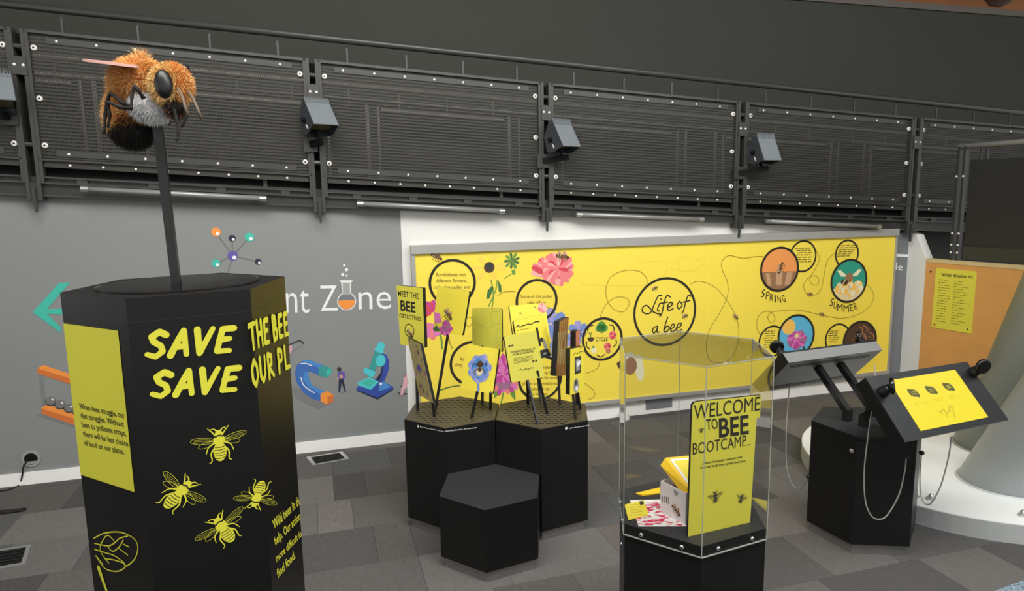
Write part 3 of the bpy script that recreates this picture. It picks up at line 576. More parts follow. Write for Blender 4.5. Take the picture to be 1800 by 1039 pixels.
LIFE = [[(1445, 388), (1425, 392), (1402, 440), (1386, 480), (1362, 492), (1336, 480), (1338, 455), (1362, 445), (1400, 482), (1440, 494)], [(1434, 432), (1421, 468), (1430, 476)], [(1494, 396), (1477, 386), (1461, 420), (1446, 490), (1434, 505)], [(1440, 432), (1478, 424)], [(1478, 455), (1500, 445), (1506, 430), (1491, 428), (1478, 450), (1485, 472), (1510, 462)],
               [(1540, 420), (1526, 442), (1536, 464), (1554, 442), (1540, 420)], [(1604, 392), (1588, 388), (1573, 430), (1563, 470), (1553, 490)], [(1560, 426), (1598, 416)], [(1412, 563), (1393, 570), (1385, 592), (1397, 600), (1412, 575), (1415, 563), (1410, 594), (1422, 596)],
               [(1472, 512), (1456, 560), (1450, 590), (1468, 592), (1481, 570), (1466, 562), (1455, 580)], [(1488, 580), (1508, 566), (1508, 552), (1495, 555), (1487, 580), (1498, 594), (1515, 582)], [(1522, 576), (1545, 562), (1548, 545), (1533, 549), (1520, 578), (1530, 593), (1552, 580)]]
for k0, k1 in ((0, 5), (5, 8), (8, 9), (9, 12)):
    mb = MB()
    for kk in range(k0, k1): mb.ribpx(B, [c7(p[0]-(8 if k0 == 0 else 0), p[1]) for p in LIFE[kk]], .0125, 'ink', .0036+.0006*(kk-k0), 5)
    if k0 == 0: mb.disc(B, B.px(*c7(1434, 408)), .009, 'ink', .0036, n=10)
    mb.build('title_word', board)['label'] = 'black handwritten title word'
def swirl(*chs):
    def fn(mb):
        for cf, pts in chs: mb.ribpx(B, [cf(*p) for p in pts], .0065, 'ink_line', .0006, 6)
    return fn
bprint('flight_path', swirl((c7, [(1088, 508), (1120, 440), (1180, 398), (1240, 405), (1252, 440), (1220, 480), (1170, 470), (1130, 420), (1120, 350), (1150, 280), (1230, 245), (1310, 250), (1350, 285), (1355, 322)])))
bprint('flight_path', swirl((c8, [(-20, 322), (20, 308), (70, 316), (130, 350), (190, 420), (240, 510), (255, 600), (240, 690), (200, 755), (120, 770), (80, 740), (70, 660), (90, 580), (150, 480), (190, 390), (190, 310), (160, 240), (160, 190), (200, 160), (280, 175), (350, 165), (395, 165)])))
bprint('flight_path', swirl((c8, [(697, 130), (715, 180), (690, 240), (660, 290), (670, 320), (700, 328), (712, 300), (690, 275), (650, 290), (625, 330), (640, 375), (690, 385), (725, 350), (740, 280), (760, 190), (798, 150)])))
bprint('flight_path', swirl((c8, [(995, 330), (1025, 380), (1010, 440), (950, 490), (850, 518), (750, 505), (600, 472), (500, 475), (440, 485), (420, 515), (440, 545), (462, 520), (440, 485), (400, 480), (365, 510), (358, 570), (378, 612)])))
bprint('flight_path', swirl((c7, [(1085, 768), (1070, 805), (1010, 832)]), (c7, [(1000, 890), (1050, 930), (1052, 965), (1015, 985)]), (c7, [(320, 520), (350, 512), (356, 545), (335, 566), (318, 540)]), (c7, [(500, 390), (540, 368), (600, 366)])))
bprint('faint_bee_outline', lambda mb: [mb.ribpx(B, [c7(*p) for p in st], .012, 'yellow_line', .0004, 5) for st in ([(1300, 170), (1340, 200), (1440, 190), (1470, 230), (1430, 290), (1340, 330), (980, 325)], [(1530, 180), (1600, 165), (1660, 190)], [(1550, 250), (1640, 240), (1688, 200)], [(1470, 230), (1540, 240), (1530, 180)])])
for (u, v), s, a in (((1423, 517.5), .06, 0), ((1444, 553), .06, -.2), ((1292.6, 557), .065, -.7), ((1151, 507), .055, .5), ((1204, 556), .06, .4), ((767, 451), .09, -.5), ((988, 451), .11, -.2)):
    bprint('printed_bee', lambda mb: mini_bee(mb, B, B.px(u, v), s*1.25, a, .0040))
# flowers on the board
def f_sun(mb):
    p = B.px(860, 470); flower(mb, B, p, .2, 13, ['petal_faint', 'yellow_card'], .0006, .25, squash=.7, wide=.45); mb.disc(B, p, .05, 'brown', .0022); mb.disc(B, B.px(860, 468), .03, 'charcoal', .0024)
    mb.ribpx(B, [c7(500, 300), c7(490, 360), c7(450, 450)], .01, 'leaf', .0018, 4); mb.ribpx(B, [c7(465, 300), c7(478, 380), c7(470, 460)], .01, 'leaf', .0018, 4)
    mb.ppx(B, [c7(470, 330), c7(480, 345), c7(455, 405), c7(437, 408), c7(445, 360)], 'leaf_dark', .002); mb.ppx(B, [c7(505, 300), c7(522, 330), c7(525, 370), c7(508, 365)], 'leaf_dark', .002)
bprint('printed_flower', f_sun, 'orange petalled flower with dark eye')
bprint('printed_flower', lambda mb: (flower(mb, B, B.px(*c7(585, 190)), .085, 9, ['leaf_dark', 'leaf'], .0012, .05, wide=.35), mb.ribpx(B, [c7(590, 210), c7(598, 250), c7(540, 290)], .008, 'leaf', .0012, 4), mb.ppx(B, [c7(580, 245), c7(600, 240), c7(605, 265), c7(590, 272)], 'leaf', .0014)), 'small green leafy sprig')
def f_carn(mb):
    p = B.px(*c7(815, 285)); flower(mb, B, p, .235, 22, ['petal_pink', 'petal_pale', 'petal_pink', 'petal_red'], .0012, .05, a0=25, a1=168, wide=1.6)
    p2 = B.px(*c7(845, 235)); flower(mb, B, p2, .17, 26, ['petal_pink', 'petal_pale', 'petal_pink'], .0022, .1, wide=1.1); flower(mb, B, p2, .11, 20, ['petal_pale', 'petal_pink', 'petal_pink', 'petal_red'], .003, .1, wide=1.0)
    mb.ppx(B, [c7(850, 260), c7(885, 265), c7(912, 305), c7(895, 312), c7(860, 285)], 'petal_pink', .0035); mb.ppx(B, [c7(785, 300), c7(815, 260), c7(830, 280), c7(790, 312)], 'leaf', .0010)
bprint('printed_flower', f_carn, 'pink carnation')
def f_thistle(mb):
    p = B.px(*c7(535, 840)); flower(mb, B, p, .2, 26, ['magenta', 'magenta_light', 'petal_pink'], .0012, .1, wide=.8); flower(mb, B, p, .12, 16, ['magenta_light', 'magenta'], .0022, .05)
    mb.ppx(B, [c7(495, 890), c7(585, 880), c7(570, 920), c7(510, 925)], 'lav', .003); mb.ribpx(B, [c7(540, 920), c7(525, 990), c7(510, 1040)], .014, 'leaf', .001, 4)
    mb.ppx(B, [c7(560, 900), c7(600, 930), c7(605, 990), c7(580, 960)], 'leaf', .0012); mb.ppx(B, [c7(520, 925), c7(485, 930), c7(482, 975), c7(500, 960)], 'leaf', .0012)
bprint('printed_flower', f_thistle, 'magenta thistle')
def f_blue(mb):
    for x, y, r in ((805, 550, .16), (960, 590, .11), (830, 690, .13), (935, 640, .1)): flower(mb, B, B.px(*c7(x, y)), r, 6, ['petal_blue', 'petal_lilac'], .0012, .05, core='cream', wide=.5)
    mb.ribpx(B, [c7(815, 560), c7(830, 640), c7(845, 730)], .01, 'leaf_dark', .0008, 4)
bprint('printed_flower', f_blue, 'blue bell flowers')
bprint('printed_flower', lambda mb: (flower(mb, B, B.px(*c7(130, 540)), .16, 7, ['magenta_light', 'petal_pink'], .0012, .1, a0=200, a1=340, wide=.9), flower(mb, B, B.px(*c7(130, 490)), .13, 9, ['petal_red', 'magenta'], .002, .1, a0=60, a1=200), mb.ribpx(B, [c7(170, 600), c7(182, 640), c7(184, 690)], .018, 'leaf', .001, 4), mb.ribpx(B, [c7(170, 930), c7(230, 910), c7(285, 902)], .012, 'leaf_dark', .001, 4), mb.ribpx(B, [c7(220, 610), c7(230, 660), c7(245, 690)], .008, 'ink_line', .001, 4)), 'magenta cone flower')
bprint('printed_moth', lambda mb: (mb.ppx(B, [c7(1180, 775), c7(1200, 760), c7(1232, 800), c7(1215, 825), c7(1190, 800)], 'brown', .0012), mb.disc(B, B.px(*c7(1260, 790)), .07, 'bark', .0014, ry=.09), mb.disc(B, B.px(*c7(1310, 800)), .05, 'pale_petal', .0012, ry=.14, ang=.15), mb.disc(B, B.px(*c7(1255, 750)), .06, 'pale_petal', .001, ry=.07)), 'pale winged insect')
def f_cycle(mb):
    c = cq(1020, 540, 9.444); P = lambda x, y: B.px(*c(x, y))
    for x, y, r in ((350, 310, .045), (300, 350, .032), (400, 345, .035), (350, 350, .04)): mb.disc(B, P(x, y), r, 'tree_green', .0036)
    mb.ribpx(B, [c(355, 380), c(355, 425)], .01, 'brown', .0034)
    flower(mb, B, P(535, 465), .04, 6, ['petal_red', 'petal_pink'], .0036, .1, core='cream'); flower(mb, B, P(450, 650), .038, 6, ['petal_pink', 'petal_red'], .0036, .1); mb.disc(B, P(463, 725), .026, 'rust', .0044); mb.disc(B, P(220, 720), .028, 'pale_petal', .0036); mb.disc(B, P(215, 660), .012, 'leaf', .0038)
    mb.ppx(B, [c(115, 505), c(238, 500), c(215, 555), c(170, 572), c(130, 555)], 'brown', .0036); mb.ribpx(B, [c(175, 500), c(165, 450), c(140, 420)], .008, 'leaf_dark', .0036); mb.ribpx(B, [c(170, 460), c(190, 420)], .008, 'leaf_dark', .0036)
    for st in ([(120, 390), (145, 320), (210, 300)], [(480, 292), (545, 310), (560, 390)], [(590, 540), (600, 600), (545, 660)], [(400, 785), (340, 825), (280, 795)], [(150, 690), (105, 650), (105, 575)]): mb.ribpx(B, [c(*p) for p in st], .01, 'ink', .0036, 4)
bprint('printed_cycle', f_cycle, 'seed to fruit cycle drawings')
def season(name, cx, tp, bt, fill, fn, label):
    p, q = B.px(cx, tp), B.px(cx, bt); r = abs(p[1]-q[1])/2; cc = (p[0], (p[1]+q[1])/2); mb = MB(); mb.disc(B, cc, r, fill, .0038, n=56); fn(mb, cc, r); mb.ring(B, cc, r-.008, .024, 'ink', .0060); o = mb.build(name, board); o['label'] = label
def arcfill(mb, cc, r, a0, a1, m, h=.0042): mb.poly(B, [(cc[0]+r*.96*math.cos(t), cc[1]+r*.96*math.sin(t)) for t in (math.radians(a0+(a1-a0)*i/28) for i in range(29))], m, h)
def s_spring(mb, c, r):
    arcfill(mb, c, r, 185, 352, 'bark')
    for x, wd in ((-.62, .2), (0, .34), (.55, .3)): mb.poly(B, [(c[0]+r*(x-wd/2), c[1]-r*.15), (c[0]+r*(x+wd/2), c[1]-r*.15), (c[0]+r*(x*.8+wd/2), c[1]-r*.72), (c[0]+r*(x*.8-wd/2), c[1]-r*.72)], 'bark_light', .0045)
    mini_bee(mb, B, (c[0]+r*.05, c[1]+r*.05), r*.55, 1.2, .0048)
season('season_circle', 1371.5, 434, 512, 'spring_orange', s_spring, 'orange spring circle')
def s_summer(mb, c, r):
    arcfill(mb, c, r, 200, 340, 'cream'); 
    for x, y, q in ((-.45, -.35, .3), (.05, -.5, .3), (.5, -.3, .3), (0, -.15, .25)): flower(mb, B, (c[0]+r*x, c[1]+r*y), r*q, 9, ['cream', 'sun_soft', 'pale_petal'], .0045, .2, core='cream', wide=1.3)
    for sg in (-1, 1): mb.poly(B, [(c[0]+sg*r*.08, c[1]+r*.2), (c[0]+sg*r*.5, c[1]+r*.52), (c[0]+sg*r*.68, c[1]+r*.5), (c[0]+sg*r*.45, c[1]+r*.22)], 'pale_petal', .0052)
    mb.disc(B, (c[0], c[1]+r*.15), r*.22, 'bark', .0054); mb.disc(B, (c[0]-r*.25, c[1]-r*.05), r*.2, 'brown', .0054, ry=r*.15); mb.rib(B, [(c[0]-r*.35, c[1]-r*.15), (c[0]-r*.2, c[1]+r*.08)], r*.05, 'cream', .0056)
season('season_circle', 1494, 455.4, 531.5, 'summer_green', s_summer, 'green summer circle')
def s_aut(mb, c, r):
    mb.disc(B, (c[0]-r*.42, c[1]+r*.45), r*.36, 'sun_soft', .0042, n=24); mb.poly(B, [(c[0]+r*.35, c[1]-r*.2), (c[0]+r*.55, c[1]-r*.75), (c[0]+r*.48, c[1]-r*.78), (c[0]+r*.28, c[1]-r*.25)], 'charcoal', .0044)
    flower(mb, B, (c[0]+r*.05, c[1]-r*.18), r*.56, 20, ['magenta', 'magenta_light', 'magenta', 'lav'], .0046, .1, squash=.85); flower(mb, B, (c[0]+r*.02, c[1]-r*.05), r*.3, 14, ['magenta', 'magenta_light'], .0053, .1); mb.disc(B, (c[0]+r*.02, c[1]), r*.12, 'cream', .0059)
season('season_circle', 1400.8, 553, 627, 'sky_blue', s_aut, 'blue autumn circle with a magenta dahlia')
def s_win(mb, c, r):
    rr = random.Random(4)
    for k in range(12):
        a, d = rr.uniform(0, 6.28), r*rr.uniform(.3, .8); x, y = c[0]+d*math.cos(a), c[1]+abs(d*math.sin(a)); mb.rib(B, [(x, y), (x+.04, y-.02), (x+.05, y-.07)], .01, 'rust' if k % 2 else 'mottle_dark', .0045, 3)
    mb.disc(B, (c[0]-r*.1, c[1]-r*.45), r*.5, 'rust', .0046, ry=r*.25); mb.disc(B, (c[0], c[1]-r*.45), r*.2, 'photo_dark', .005); mb.ring(B, (c[0], c[1]-r*.45), r*.24, .012, 'cream', .0052, n=24)
season('season_circle', 1513, 564, 634, 'brown', s_win, 'brown winter circle')
for t, pts in (('SPRING', ((1341, 516), (1349, 519.5), (1356, 523), (1362.5, 525), (1369.5, 525.8), (1377.5, 524.5))), ('SUMMER', ((1461.7, 531.7), (1468, 536.3), (1476, 540.6), (1487, 542.4), (1496.4, 541), (1504, 538.4)))):
    for i, (ch, (x, y)) in enumerate(zip(t, pts)):
        wd = 1.0 if ch == 'I' else (4.6 if ch == 'M' else 3.0); tl = (i-2.5)*(-1.1); mb = MB()
        mb.text(B, ch, (x-wd-tl*.4, y+6+tl*.25), (x+wd-tl*.4, y+6-tl*.25), (x-wd+tl*.6, y-6.5), 'ink', .0036); mb.build('season_letter', board)
for rows in ([(575+8*(i % 3), 668-3*(i % 2), 118+13*i) for i in range(7)], [(835-4*i, 935-9*i, 103+12*i) for i in range(6)], [(395+6*(i % 3), 462-4*(i % 2), 592+13*i) for i in range(8)], [(765+5*(i % 2), 828-6*(i % 3), 592+12*i) for i in range(6)]):
    mb = MB()
    for i, (x0, x1, y) in enumerate(rows): mb.scrib(B, c8(x0, y), c8(x1, y-2), .016, 'ink_soft', .0036, i+x0)
    stuff(mb.build('season_text', board))
# ================================================================ hexagonal furniture
def plinth(name, c, a, R, zt, label, cat, lid=.075, zb=.07, top='black_top', group=None, seam=True):
    t = thing(name, (c[0], c[1], 0), label, cat, group)
    MB().prism(hexv(c, a, R*.93, zb), hexv(c, a, R*.93, 0), 'toe_kick').build('toe_kick', t)
    z1 = zt-lid
    MB().prism(hexv(c, a, R, z1-.002), hexv(c, a, R, zb), 'black_lam').build('body', t)
    if seam: MB().prism(hexv(c, a, R*.996, z1+.001), hexv(c, a, R*.996, z1-.003), 'steel_mid').build('seam', t)
    MB().prism(hexv(c, a, R*1.001, zt), hexv(c, a, R*1.001, z1), 'black_lam', top).build('lid', t)
    return t
# stool and twin plinths
plinth('hexagonal_stool', (-.148, 3.915), 3.59, .337, .453, 'low black hexagonal stool in front of the two card plinths', 'stool', .055)
H2, H3 = ((-.415, 4.433), 3.604, .347, .755), ((.1905, 4.391), 3.604, .347, .755)
T2 = plinth('card_plinth', *H2, 'black hexagonal plinth holding the meet the bee detectives card', 'plinth', .055, group='twin card plinths', top='black_plastic')
T3 = plinth('card_plinth', *H3, 'black hexagonal plinth holding the quotation card', 'plinth', .055, group='twin card plinths', top='black_plastic')
mat('perf_top', (74, 68, 52), 0.5)
for T, (c, a, R, zt), k0 in ((T2, H2, 0), (T3, H3, 1)):
    MB().prism(hexv(c, a, R*.985, zt+.004), hexv(c, a, R*.985, zt), 'perf_top').build('perforated_plate', T)
    mb = MB(); ex = V((math.cos(a+math.pi/6+2*math.pi/3), math.sin(a+math.pi/6+2*math.pi/3), 0)); ex = V((math.cos(a-math.pi/6), math.sin(a-math.pi/6), 0)); ey = Z.cross(ex)
    for i in range(-6, 7):
        for j in range(-6, 7):
            x, y = i*.044+(.022 if j % 2 else 0), j*.04
            if abs(x) > .25 or max(abs(y), abs(x)*.866+abs(y)*.5, ) > .25: continue
            Pc = V((c[0], c[1], zt))+ex*x+ey*y; mb.box(-.014, .014, -.0055, .0055, .0035, .0048, 'deep_black', lambda p, q, r: Pc+ex*p+ey*q+Z*r)
    stuff(mb.build('slot_shade_inlays', T))  # black inlays on the plate stand in for the shade inside the slots
    mb = MB()
    if T is T2:
        f = hexface(c, a, R, 0, 0); f = f.off(.002); g = hexface(c, a, R, 0, 1).off(.002); cc = cq(690, 690, 3.246)
        mb.text(f, 'Be a citizen scientist with our', cc(158, 198), cc(296, 226), cc(158, 191), 'white_print', bold=.01); mb.text(g, 'North East Bee Hunt - find these stories', cc(303, 224), cc(482, 203), cc(303, 216), 'white_print', bold=.01); mb.disc(f, f.px(*cc(147, 193)), .008, 'white_print')
    else:
        g = hexface(c, a, R, 0, 1).off(.002); cc = cq(690, 690, 3.246); mb.disc(g, g.px(*cc(991, 204)), .009, 'white_print'); mb.text(g, 'Explore the microscopic world', cc(1006, 207), cc(1122, 190), cc(1006, 200), 'white_print', bold=.01)
    mb.build('lettering', T)
# ---- cards on legs
def card(px, d, yaw, pit, label, face, legs=(), th=.014, prints=None, rnd=.014, side='black_plastic'):
    ctr = (sum(p[0] for p in px)/4, sum(p[1] for p in px)/4); f = fr_yaw(dep(*ctr, d), yaw, pit)
    q = [f.px(*p) for p in px]; q = q[::-1]                 # BL BR TR TL order (counter clockwise)
    t = thing('picture_card', f.w(0, min(p[1] for p in q), -th/2), label, 'card', 'picture cards on black legs')
    out = []
    for i in range(4):
        p, a, b = V(q[i]), V(q[i-1]), V(q[(i+1) % 4]); u, v = (a-p).normalized(), (b-p).normalized()
        for k in range(5): s = k/4; out.append(tuple(p+u*rnd*(1-s)**2+v*rnd*s**2))
    MB().prism([f.w(*p, -.0015) for p in out], [f.w(*p, -th) for p in out], side).build('backing_board', t)
    MB().prism([f.w(*p, 0) for p in out], [f.w(*p, -.0015) for p in out], face).build('face_sheet', t)
    if prints:
        mb = MB(); prints(mb, f); o = mb.build('printed_picture', t)
        if prints in (pA, globals().get('pC'), globals().get('pF')): stuff(o)
    for (tp, ft) in legs:
        A = f.w(*f.px(*tp), -th/2); F = gnd(*ft, .757); MB().bar(A+(A-F).normalized()*.05-f.N*(th*.0), F, .014, .014, 'black_plastic', f.N).build('leg', t)
    return t
ca, cb, c7_ = cq(680, 480, 3.71), cq(860, 500, 3.995), c7
fo = lambda *p: odep(gnd(*p, .757))
def pA(mb, f):
    mb.text(f, 'MEET THE', ca(74, 148), ca(208, 170), ca(72, 112), 'ink', bold=.01); mb.text(f, 'BEE', ca(90, 242), ca(188, 258), ca(88, 176), 'ink', bold=.025); mb.text(f, 'DETECTIVES', ca(84, 288), ca(225, 313), ca(84, 262), 'ink', bold=.01)
    mb.ring(f, f.px(*ca(148, 375)), .045, .006, 'ink', .001, n=30); mini_bee(mb, f, f.px(*ca(150, 395)), .075, -.6, .0012)
dA = fo(734, 722)
card([(697, 501.6), (742.5, 506.4), (746, 612), (703.7, 605.5)], dA, 232, 0, 'lime yellow meet the bee detectives card on a tall leg', 'yellow_lime', [(ca(180, 470), (734, 722))], .03, pA, rnd=.006)
def pB(mb, f):
    P = lambda x, y: f.px(*ca(x, y)); flower(mb, f, P(385, 350), .07, 12, ['magenta_light', 'magenta'], .001, .1, a0=190, a1=360, wide=1.2); flower(mb, f, P(390, 345), .045, 14, ['magenta', 'lav'], .0018, .05); mb.ppx(f, [ca(305, 255), ca(345, 260), ca(360, 320), ca(315, 330)], 'magenta_light', .0012)
    mb.ppx(f, [ca(300, 360), ca(325, 340), ca(350, 378), ca(310, 380)], 'leaf_dark', .0012); mini_bee(mb, f, P(400, 270), .1, -.7, .0026)
card([(769, 503), (825, 512), (812.6, 590), (761, 582)], fo(765, 716)+.05, 232, 8, 'yellow card with a bee on a pink flower on one long leg', 'yellow_card', [(ca(395, 385), (765, 721))], .02, pB)
def pC(mb, f):
    rr = random.Random(3)
    for k in range(40):
        s, t = rr.random(), rr.random(); u = 716.4+s*21.6+t*22.5; v = 594.5+s*12+t*101; mb.disc(f, f.px(u, v), rr.uniform(.006, .02), rr.choice(['mottle_dark', 'lav', 'mottle', 'bark_light']), .001+.00005*k, ry=rr.uniform(.008, .022), n=9)
    mb.disc(f, f.px(*ca(212, 620)), .03, 'purple', .0036, ry=.025, n=12)
card([(716.4, 594.5), (738, 606), (761, 708.6), (736.6, 694)], fo(763, 732)-.02, 212, -8, 'mottled brown and purple card leaning at the left of the plinth', 'mottle', [(ca(285, 830), (763.6, 732))], .022, pC, rnd=.004)
def pD(mb, f):
    for st in ([(700, 270), (640, 250), (600, 290), (690, 320)], [(690, 320), (660, 380), (700, 440), (742, 450)], [(742, 260), (715, 320), (720, 400), (742, 430)], [(690, 330), (640, 350), (655, 420)], [(742, 300), (700, 290), (690, 250)]): mb.ribpx(f, [ca(*p) for p in st], .012, 'leaf', .001, 4)
mat('card_green', (214, 208, 74), 0.55)
card([(830, 541.7), (882, 543), (883, 620), (830, 605)], fo(845, 709)+.08, 240, 3, 'pale green card with a faint bee outline behind the blue flower card', 'card_green', [((848, 608), (848, 709))], .014, lambda mb, f: [mb.ribpx(f, [ca(*p) for p in st], .014, 'green_faint', .001, 4) for st in ([(735, 250), (690, 245), (680, 285), (700, 330), (745, 320)], [(700, 330), (660, 360), (670, 440)], [(745, 360), (715, 380), (720, 450)], [(640, 350), (600, 330)])])
def pE(mb, f):
    P = f.px(*ca(605, 620)); flower(mb, f, P, .1, 18, ['petal_blue', 'petal_lilac'], .001, .1, wide=1.3); flower(mb, f, P, .075, 14, ['petal_blue', 'blue_light', 'petal_blue'], .0018, .1, wide=1.3); mb.ribpx(f, [ca(595, 700), ca(597, 765)], .02, 'petal_blue', .001)
    mb.disc(f, f.px(*ca(610, 595)), .026, 'brown', .003, ry=.024); mb.disc(f, f.px(*ca(606, 640)), .026, 'cream', .0028, ry=.032); mb.disc(f, f.px(*ca(607, 630)), .017, 'photo_dark', .0032, ry=.014)
    for sg in (-1, 1): mb.ribpx(f, [ca(607+sg*15, 600), ca(607+sg*40, 590), ca(607+sg*46, 605)], .007, 'ink', .003); mb.ribpx(f, [ca(607+sg*15, 625), ca(607+sg*35, 640), ca(607+sg*32, 665)], .008, 'brown_mid', .003)
card([(822, 606), (877, 613.4), (866, 693), (810, 682)], (fo(829, 735.5)+fo(862, 719))/2, 234, 16, 'yellow card with a bee on a blue cornflower', 'yellow_card', [(ca(583, 785), (829, 735.5)), (ca(672, 800), (862, 719))], .016, pE)
def pF(mb, f):
    mb.text(f, '“', cb(135, 460), cb(173, 450), cb(132, 428), 'ink', bold=.03); mb.text(f, '”', cb(302, 568), cb(340, 560), cb(300, 535), 'ink', bold=.03)
    mb.text(f, 'THE MICROSCOPIC WORLD OF', cb(150, 484), cb(322, 457), cb(148, 471), 'ink', bold=.02); mb.text(f, 'POLLEN IS FASCINATING', cb(165, 500), cb(312, 476), cb(163, 487), 'ink', bold=.02)
    for k in range(5): mb.scrib(f, cb(172, 520+k*9), cb(308-8*(k % 2)-(30 if k == 4 else 0), 500+k*9), .0045, 'ink', .001, k)
    mb.ribpx(f, [cb(*p) for p in ((207, 605), (222, 595), (230, 602), (245, 600), (258, 590), (270, 600), (285, 588), (312, 586))], .004, 'ink', .001, 4)
card([(885.8, 591), (942.6, 581), (957, 662.7), (899, 672.7)], (fo(945, 745)+fo(962, 728))/2, 302, 16, 'lime quotation card with large quote marks nearest the stool', 'lime_dark', [((928, 668), (945, 745)), ((948, 664), (962, 728))], .016, pF)
def pG(mb, f):
    mb.ribpx(f, [cb(*p) for p in ((190, 300), (205, 288), (215, 300), (235, 290), (255, 285), (275, 278), (290, 282), (310, 268), (330, 262), (350, 262))], .007, 'ink', .001, 4); mb.scrib(f, cb(195, 325), cb(288, 305), .006, 'ink', .001, 2)
    mb.ppx(f, [cb(325, 305), cb(340, 300), cb(365, 430), cb(350, 435)], 'ink', .001); mb.disc(f, f.px(*cb(368, 388)), .016, 'charcoal', .0014); mb.ppx(f, [cb(355, 385), cb(390, 385), cb(415, 470), cb(400, 490), cb(375, 410)], 'photo_grey', .0012); mb.ppx(f, [cb(350, 465), cb(410, 450), cb(435, 500), cb(365, 520)], 'charcoal', .0016); mb.disc(f, f.px(*cb(390, 485)), .016, 'photo_grey', .0018, ry=.008)
card([(902.5, 565), (956, 551), (970, 625), (916, 640)], fo(935, 716), 310, 12, 'yellow card with a microscope photograph behind the quotation card', 'yellow_card', [((928, 636), (928, 711))], .016, pG)
def pH(mb, f):
    mini_bee(mb, f, f.px(*cb(218, 203)), .02, 0, .001); mini_bee(mb, f, f.px(*cb(320, 160)), .016, 0, .001)
    flower(mb, f, f.px(*cb(372, 165)), .04, 8, ['petal_pink', 'petal_pale'], .001, .1, core='cream')
card([(895, 538), (957.6, 532.5), (969, 605), (905, 612)], fo(935, 709)+.12, 292, 12, 'yellow card with a pink blossom at the back of the group', 'yellow_card', [((942, 608), (950, 708))], .02, pH)
def pI(mb, f):
    for k in range(5): u0 = 984-k*.6+k*3.2*1; mb.ppx(f, [(984+k*3.2, 565-k*1.6), (985.3+k*3.2, 564.5-k*1.6), (979+k*3.2, 661), (977.6+k*3.2, 661.3)], 'wood_b', .001)
    mb.disc(f, f.px(990, 605), .022, 'wood_b', .0012, ry=.035); mb.ppx(f, [(981, 585), (998, 580), (995, 640), (979, 642)], 'mottle', .0008)
card([(984, 565.6), (1000, 557.6), (994, 660), (977.6, 661.5)], fo(984, 711)+.0, 330, 0, 'narrow wood patterned card standing edge on', 'wood_a', [((987, 661), (984, 711))], .045, pI, rnd=.004)
def pJ(mb, f):
    mb.ppx(f, [cb(600, 512), cb(643, 500), cb(643, 618), cb(600, 635)], 'photo_dark', .001); mb.ppx(f, [cb(606, 530), cb(630, 520), cb(636, 600), cb(610, 610)], 'photo_grey', .0012); mb.ppx(f, [cb(612, 545), cb(640, 530), cb(640, 560), cb(618, 580)], 'white_print', .0014)
    mb.disc(f, f.px(*cb(610, 710)), .026, 'photo_grey', .001, ry=.05); mb.disc(f, f.px(*cb(608, 690)), .012, 'photo_dark', .0012, ry=.018); mb.disc(f, f.px(*cb(614, 730)), .014, 'white_print', .0012, ry=.016); mb.ribpx(f, [cb(592, 495), cb(605, 480), cb(620, 485), cb(640, 472), cb(660, 470)], .004, 'ink', .001, 3); mb.scrib(f, cb(628, 450), cb(660, 440), .004, 'ink', .001, 1)
card([(1002.7, 614), (1026.5, 609), (1026.5, 686.5), (1002, 695)], (fo(1012, 738)+fo(1020, 720))/2, 314, 0, 'yellow card with two black and white photographs at the right edge', 'yellow_card', [((1011, 692), (1012, 738)), ((1019, 688), (1020, 720))], .04, pJ, rnd=.004)
card([(1012.7, 583), (1019, 580), (1019, 650), (1012, 652)], fo(1005, 712)+.02, 318, 0, 'small brown edged card half hidden behind the photograph card', 'rust', [((1016, 650), (1014, 712))], .05, None, rnd=.003)
# ================================================================ bee plinth
PC, PA, PR, PT = (-1.133, 2.283), 3.682, .345, 1.925
bp = plinth('bee_plinth', PC, PA, PR, PT, 'tall black hexagonal plinth printed with save the bees slogans', 'plinth', .07, seam=True, top='black_plastic')
MB().lathe((PC[0], PC[1], PT), Z, [(.255, 0), (.255, .004), (.245, .006)], 'black_gloss', 48).build('glossy_disc', bp, smooth=False)
F0, F1, F2 = (hexface(PC, PA, PR, 0, k).off(.0006) for k in (0, 1, 2))
c2 = cq(0, 480, 1.858)
E0 = (F0.O+F0.X*PR)
mb = MB(); f0q = [F0.px(*c2(*p)) for p in ((198, 163), (386, 188), (458, 720), (278, 664))]
f0q = [(max(.0, min(PR-.002, a)) if k in (0, 3) else min(PR-.012, a), b) for k, (a, b) in enumerate(f0q)]
yt, yb = (f0q[0][1]+f0q[1][1])/2, (f0q[2][1]+f0q[3][1])/2
mb.poly(F0, [(0.001, yb), (f0q[1][0], yb), (f0q[1][0], yt), (0.001, yt)], 'yellow_print', .0008); mb.build('yellow_label', bp)
mb = MB()
for t, p, q, s in (('When bees struggle, our', (262, 442), (410, 474), (258, 424)), ('diet struggles. Without', (266, 472), (407, 502), (262, 454)), ('bees to pollinate crops,', (270, 502), (414, 532), (266, 484)), ('there will be less choice', (274, 532), (421, 566), (270, 514)), ('of food on our plates.', (278, 562), (408, 592), (274, 544))): mb.text(F0, t, c2(*p), c2(*q), c2(*s), 'ink', .0014, bold=.012)
stuff(mb.build('label_lettering', bp))
for fr_, wd_, p_, q_, t_, k_ in ((F1, 'SAVE', (478, 276), (772, 252), (488, 194), {}), (F1, 'SAVE', (495, 405), (790, 379), (504, 326), {}), (F2, 'THE BEE', (820, 250), (962, 185), (810, 168), dict(gap=.18, amax=PR+.004)), (F2, 'OUR PL', (826, 372), (966, 290), (816, 292), dict(gap=.18, amax=PR+.004))):
    mb = MB(); brush(mb, fr_, wd_, c2(*p_), c2(*q_), c2(*t_), 'yellow_print', .0185, **k_); mb.build('slogan_word', bp)['label'] = 'yellow brush lettering'
mb = MB()
